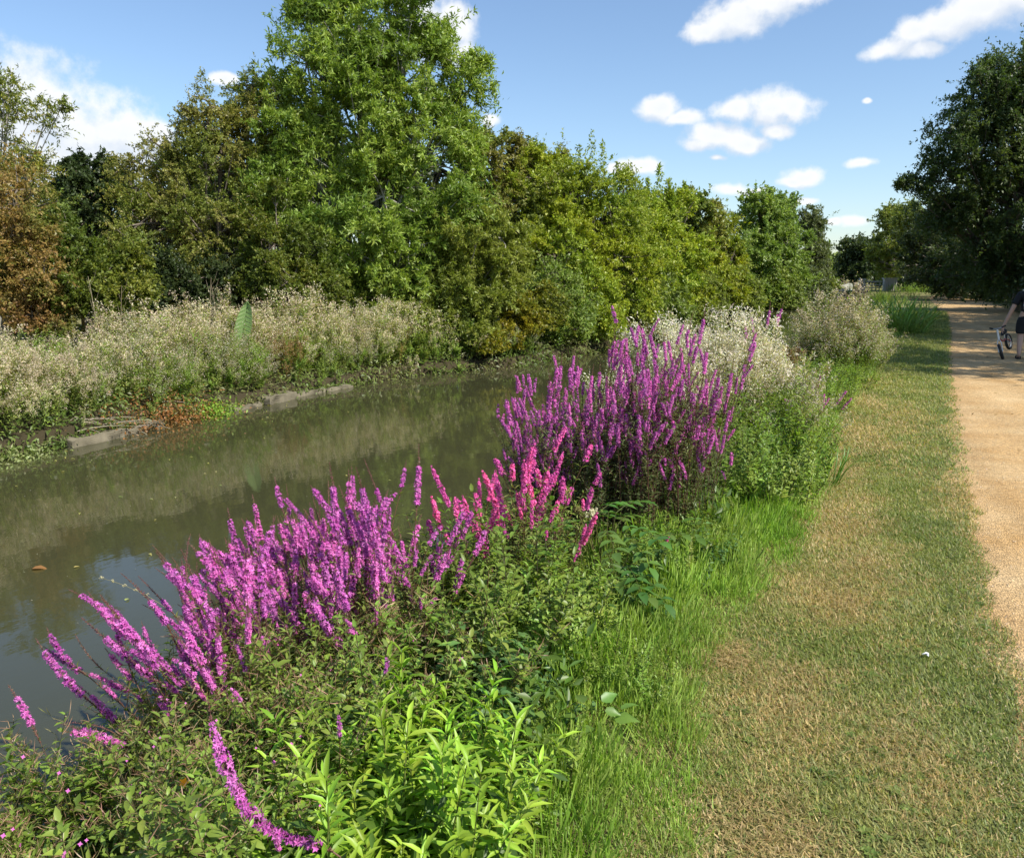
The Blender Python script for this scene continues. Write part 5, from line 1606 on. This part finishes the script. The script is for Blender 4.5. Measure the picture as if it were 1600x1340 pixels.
def tubeobj(name, pts, rad, mat, parent, sides=8):
    s = Soup(); s.tube(pts, rad, (.5, .5, .5), sides)
    return s.build(name, mat, parent, smooth=True)


bike = empty('balance_bike', (0, 0, 0))
tag(bike, 'small red and white balance bike with black tyres held up by one end', 'balance bike')
def wheel(parent, loc, rot):
    w = add(torus('tyre_mesh', .135, .022, M_RUBBER), 'wheel', parent, loc)
    w.rotation_euler = rot
    rim = add(torus('rim_mesh', .112, .007, M_WHITE), 'rim', w, (0, 0, 0))
    s = Soup()
    for k in range(12):
        a = k * math.pi / 6
        s.tube(np.array([[0, .012 * (-1) ** k, 0], [.055 * math.cos(a), 0.006 * (-1) ** k, .055 * math.sin(a)], [.11 * math.cos(a), 0, .11 * math.sin(a)]]), .0015, (.6, .6, .6), 3)
    s.tube(np.array([[0, -.03, 0], [0, 0, 0], [0, .03, 0]]), .012, (.5, .5, .5), 8)
    s.build('spokes', M_STEEL, w)
    return w
# local frame: x along the bike (rear -x, front +x), z up, wheels in the xz plane
wheel(bike, (-.24, 0, .157), (0, 0, 0))
wheel(bike, (.26, 0, .157), (0, 0, .4))
tubeobj('frame', bezier((.17, 0, .40), (.02, 0, .24), (-.10, 0, .27), 8), .016, M_RED, bike)
tubeobj('chain_stay', np.array([[-.10, .0, .27], [-.17, .03, .22], [-.24, .035, .157]]), .009, M_RED, bike)
tubeobj('chain_stay', np.array([[-.10, .0, .27], [-.17, -.03, .22], [-.24, -.035, .157]]), .009, M_RED, bike)
tubeobj('fork', np.array([[.17, .0, .40], [.2, .035, .32], [.26, .035, .157]]), .009, M_WHITE, bike)
tubeobj('fork', np.array([[.17, .0, .40], [.2, -.035, .32], [.26, -.035, .157]]), .009, M_WHITE, bike)
tubeobj('steering_stem', np.array([[.175, 0, .38], [.15, 0, .46], [.12, 0, .56]]), .017, M_WHITE, bike)
tubeobj('handlebar', bezier((.06, -.13, .585), (.14, 0, .55), (.06, .13, .585), 9), .010, M_STEEL, bike)
for sg in (-1, 1):
    tubeobj('grip', np.array([[.088, .07 * sg, .573], [.074, .10 * sg, .579], [.055, .14 * sg, .588]]), .015, M_RUBBER, bike)
tubeobj('seat_post', np.array([[-.10, 0, .25], [-.115, 0, .32], [-.125, 0, .38]]), .011, M_STEEL, bike)
s = Soup(); s.tube(np.array([[-.22, 0, .39], [-.19, 0, .395], [-.12, 0, .395], [-.02, 0, .39], [.0, 0, .385]]), [.02, .05, .045, .022, .01], (.1, .1, .1), 10)
s.build('saddle', M_RUBBER, bike, smooth=True)
WD = 16.9
foot = at(1567, 566, WD)
# the bike faces towards the camera side, nose down left, held at its saddle end
bm_rot = Matrix.Rotation(YAW + math.radians(226), 4, 'Z') @ Matrix.Rotation(math.radians(20), 4, 'Y') @ Matrix.Rotation(math.radians(14), 4, 'X')
front_ground = bm_rot @ Vector((.26, 0, 0))
bike.matrix_world = Matrix.Translation(Vector((foot.x, foot.y, .0)) - front_ground) @ bm_rot
bike.scale = (1.08, 1.08, 1.08)

# ------------------------------------------------------------------ the walker
pc = at(1604, 520, WD)
px0, py0 = pc.x, pc.y
person = empty('person', (px0, py0, 0), math.radians(-4))
bpy.context.view_layer.update()
grip_w = bike.matrix_world @ Vector((-.08, 0, .43))
tag(person, 'person in black walking away along the path with a flowery backpack, holding the balance bike', 'person')


def skinned(name, verts, edges, mat, parent, sub=2, rootv=0):
    me = bpy.data.meshes.new(name)
    me.from_pydata([v[:3] for v in verts], edges, [])
    o = bpy.data.objects.new(name, me)
    C.objects.link(o)
    o.modifiers.new('skin', 'SKIN').use_smooth_shade = True
    lay = me.skin_vertices[0].data
    for i, v in enumerate(verts):
        r = v[3] if not isinstance(v[3], tuple) else None
        lay[i].radius = (v[3], v[3]) if r is not None else v[3]
        lay[i].use_root = (i == rootv)
    sb_ = o.modifiers.new('sub', 'SUBSURF'); sb_.levels = sub; sb_.render_levels = sub
    dg = bpy.context.evaluated_depsgraph_get()
    m2 = bpy.data.meshes.new_from_object(o.evaluated_get(dg))
    m2.name = name
    bpy.data.objects.remove(o)
    m2.materials.clear(); m2.materials.append(mat)
    m2.polygons.foreach_set('use_smooth', np.ones(len(m2.polygons), bool))
    o2 = bpy.data.objects.new(name, m2); C.objects.link(o2); o2.parent = parent
    return o2


hand = person.matrix_world.inverted() @ grip_w + Vector((0, 0, .05))
print('HAND', tuple(hand))
Vb = [(0, 0, .88, .13), (0, .01, 1.02, .125), (0, .02, 1.18, .14), (0, .01, 1.30, .12), (0.01, .02, 1.38, .05), (.03, .05, 1.45, .055), (.05, .09, 1.54, .082), (.06, .10, 1.60, .07),
      (-.17, 0, 1.30, .06), (-.27, -.03, 1.06, .048), (hand.x + .01, hand.y, hand.z + .065, .03), (hand.x, hand.y, hand.z, .03),
      (.17, 0, 1.30, .06), (.24, .04, 1.06, .048), (.25, .12, .83, .03), (.25, .14, .76, .03),
      (-.09, 0, .80, .10), (-.10, .02, .47, .062), (-.10, -.03, .28, .055), (-.10, -.07, .09, .036), (-.10, .02, .035, .036), (-.11, .09, .025, .026),
      (.09, .02, .80, .10), (.10, .13, .49, .062), (.10, .05, .27, .055), (.10, -.05, .10, .036), (.10, .03, .04, .036), (.11, .10, .028, .026)]
Eb = [(0, 1), (1, 2), (2, 3), (3, 4), (4, 5), (5, 6), (6, 7), (3, 8), (8, 9), (9, 10), (10, 11), (3, 12), (12, 13), (13, 14), (14, 15), (0, 16), (16, 17), (17, 18), (18, 19), (19, 20), (20, 21), (0, 22), (22, 23), (23, 24), (24, 25), (25, 26), (26, 27)]
# five fingers on each hand, rooted inside the palm
for hx, hy, hz, sx in ((hand.x, hand.y, hand.z, 1), (.25, .14, .76, -1)):
    root_i = 11 if sx == 1 else 15
    for f, (oy, ln) in enumerate(((-.026, .058), (-.009, .068), (.009, .064), (.025, .05))):
        i0 = len(Vb)
        Vb += [(hx - .004 * sx, hy + oy, hz - .035, .0095), (hx + .004 * sx, hy + oy * 1.1, hz - .035 - ln * .5, .009), (hx + .022 * sx, hy + oy * 1.1, hz - .035 - ln * .85, .0075)]
        Eb += [(root_i, i0), (i0, i0 + 1), (i0 + 1, i0 + 2)]
    i0 = len(Vb)
    Vb += [(hx + .012 * sx, hy - .04, hz - .015, .0105), (hx + .028 * sx, hy - .045, hz - .045, .009)]
    Eb += [(root_i, i0), (i0, i0 + 1)]
skinned('body', Vb, Eb, M_SKIN, person)
skinned('tshirt', [(0, 0, .86, .155), (0, .01, 1.0, .15), (0, .02, 1.18, .165), (0, .01, 1.30, .14), (0, .015, 1.36, .075), (-.17, 0, 1.29, .085), (-.24, -.02, 1.13, .075), (-.262, -.027, 1.08, .07), (.17, 0, 1.29, .085), (.225, .03, 1.13, .075), (.237, .037, 1.08, .07)],
        [(0, 1), (1, 2), (2, 3), (3, 4), (3, 5), (5, 6), (6, 7), (3, 8), (8, 9), (9, 10)], M_BLACKCLOTH, person)
skinned('shorts', [(0, 0, .93, .15), (0, 0, .84, .165), (-.095, .01, .72, .13), (-.10, .015, .56, .105), (-.10, .015, .50, .10), (.095, .03, .72, .13), (.10, .09, .57, .105), (.10, .10, .52, .10)],
        [(0, 1), (1, 2), (2, 3), (3, 4), (1, 5), (5, 6), (6, 7)], M_BLACKCLOTH, person)
skinned('hair', [(.05, .06, 1.58, .085), (.055, .085, 1.63, .075), (.04, .0, 1.56, .05), (.035, -.05, 1.48, .035), (.035, -.055, 1.38, .02)], [(0, 1), (0, 2), (2, 3), (3, 4)], M_HAIR, person)
# face
s = Soup()
hc = np.array([.05, .09, 1.54])
s.tube(np.array([hc + [0, .075, .02], hc + [0, .10, -.005], hc + [0, .095, -.018]]), [.008, .013, .008], (.5, .3, .22), 6)
for sg in (-1, 1):
    s.tube(np.array([hc + [.085 * sg, 0, .02], hc + [.092 * sg, -.005, 0], hc + [.085 * sg, 0, -.025]]), [.008, .014, .007], (.5, .3, .22), 6)
s.build('nose_and_ears', M_SKIN, person, smooth=True)
s = Soup()
for sg in (-1, 1):
    s.tube(np.array([hc + [.02 * sg, .082, .022], hc + [.03 * sg, .083, .024], hc + [.04 * sg, .078, .022]]), [.003, .006, .003], (.1, .1, .1), 6)
s.tube(np.array([hc + [-.022, .083, -.038], hc + [0, .088, -.04], hc + [.022, .083, -.038]]), [.002, .005, .002], (.4, .1, .1), 6)
s.build('eyes_and_mouth', M_HAIR, person, smooth=True)
for sg, yy in ((-1, 0), (1, .012)):
    sn = add(rough_block('sandal_mesh', .095, .25, .022, 3 + sg, M_BLACKCLOTH), 'sandal', person, (.105 * sg, .0 + yy, .012))
    for q in (.06, -.06):
        st = add(torus('strap_mesh', .042, .006, M_BLACKCLOTH, 20, 5), 'strap', sn, (0, q, .022))
# backpack, white with a pink and grey flower print
m, t, b = base_mat('floral_print')
tc = nd(t, 'ShaderNodeTexCoord'); vo = nd(t, 'ShaderNodeTexVoronoi'); vo.inputs['Scale'].default_value = 17
t.links.new(tc.outputs['Object'], vo.inputs['Vector'])
rp = nd(t, 'ShaderNodeValToRGB')
rp.color_ramp.elements[0].position = .2; rp.color_ramp.elements[0].color = (.35, .14, .17, 1)
rp.color_ramp.elements[1].position = .6; rp.color_ramp.elements[1].color = (.55, .54, .56, 1)
e = rp.color_ramp.elements.new(.4); e.color = (.16, .17, .22, 1)
t.links.new(vo.outputs['Distance'], rp.inputs[0]); t.links.new(rp.outputs[0], b.inputs['Base Color'])
b.inputs['Roughness'].default_value = .8
M_FLORAL = m
pack = skinned('backpack', [(0, -.20, .96, (.13, .07)), (0, -.215, 1.08, (.145, .085)), (0, -.21, 1.20, (.14, .08)), (0, -.19, 1.31, (.10, .06))], [(0, 1), (1, 2), (2, 3)], M_FLORAL, person)
for sg in (-1, 1):
    tubeobj('shoulder_strap', np.array([[.09 * sg, -.17, 1.30], [.11 * sg, -.08, 1.385], [.12 * sg, .06, 1.385], [.13 * sg, .14, 1.25], [.12 * sg, .13, 1.1]]), .016, M_WHITE, pack)

print('TRIS', sum(len(m.polygons) * (1 if len(m.polygons) and m.polygons[0].loop_total == 3 else 2) for m in bpy.data.meshes))
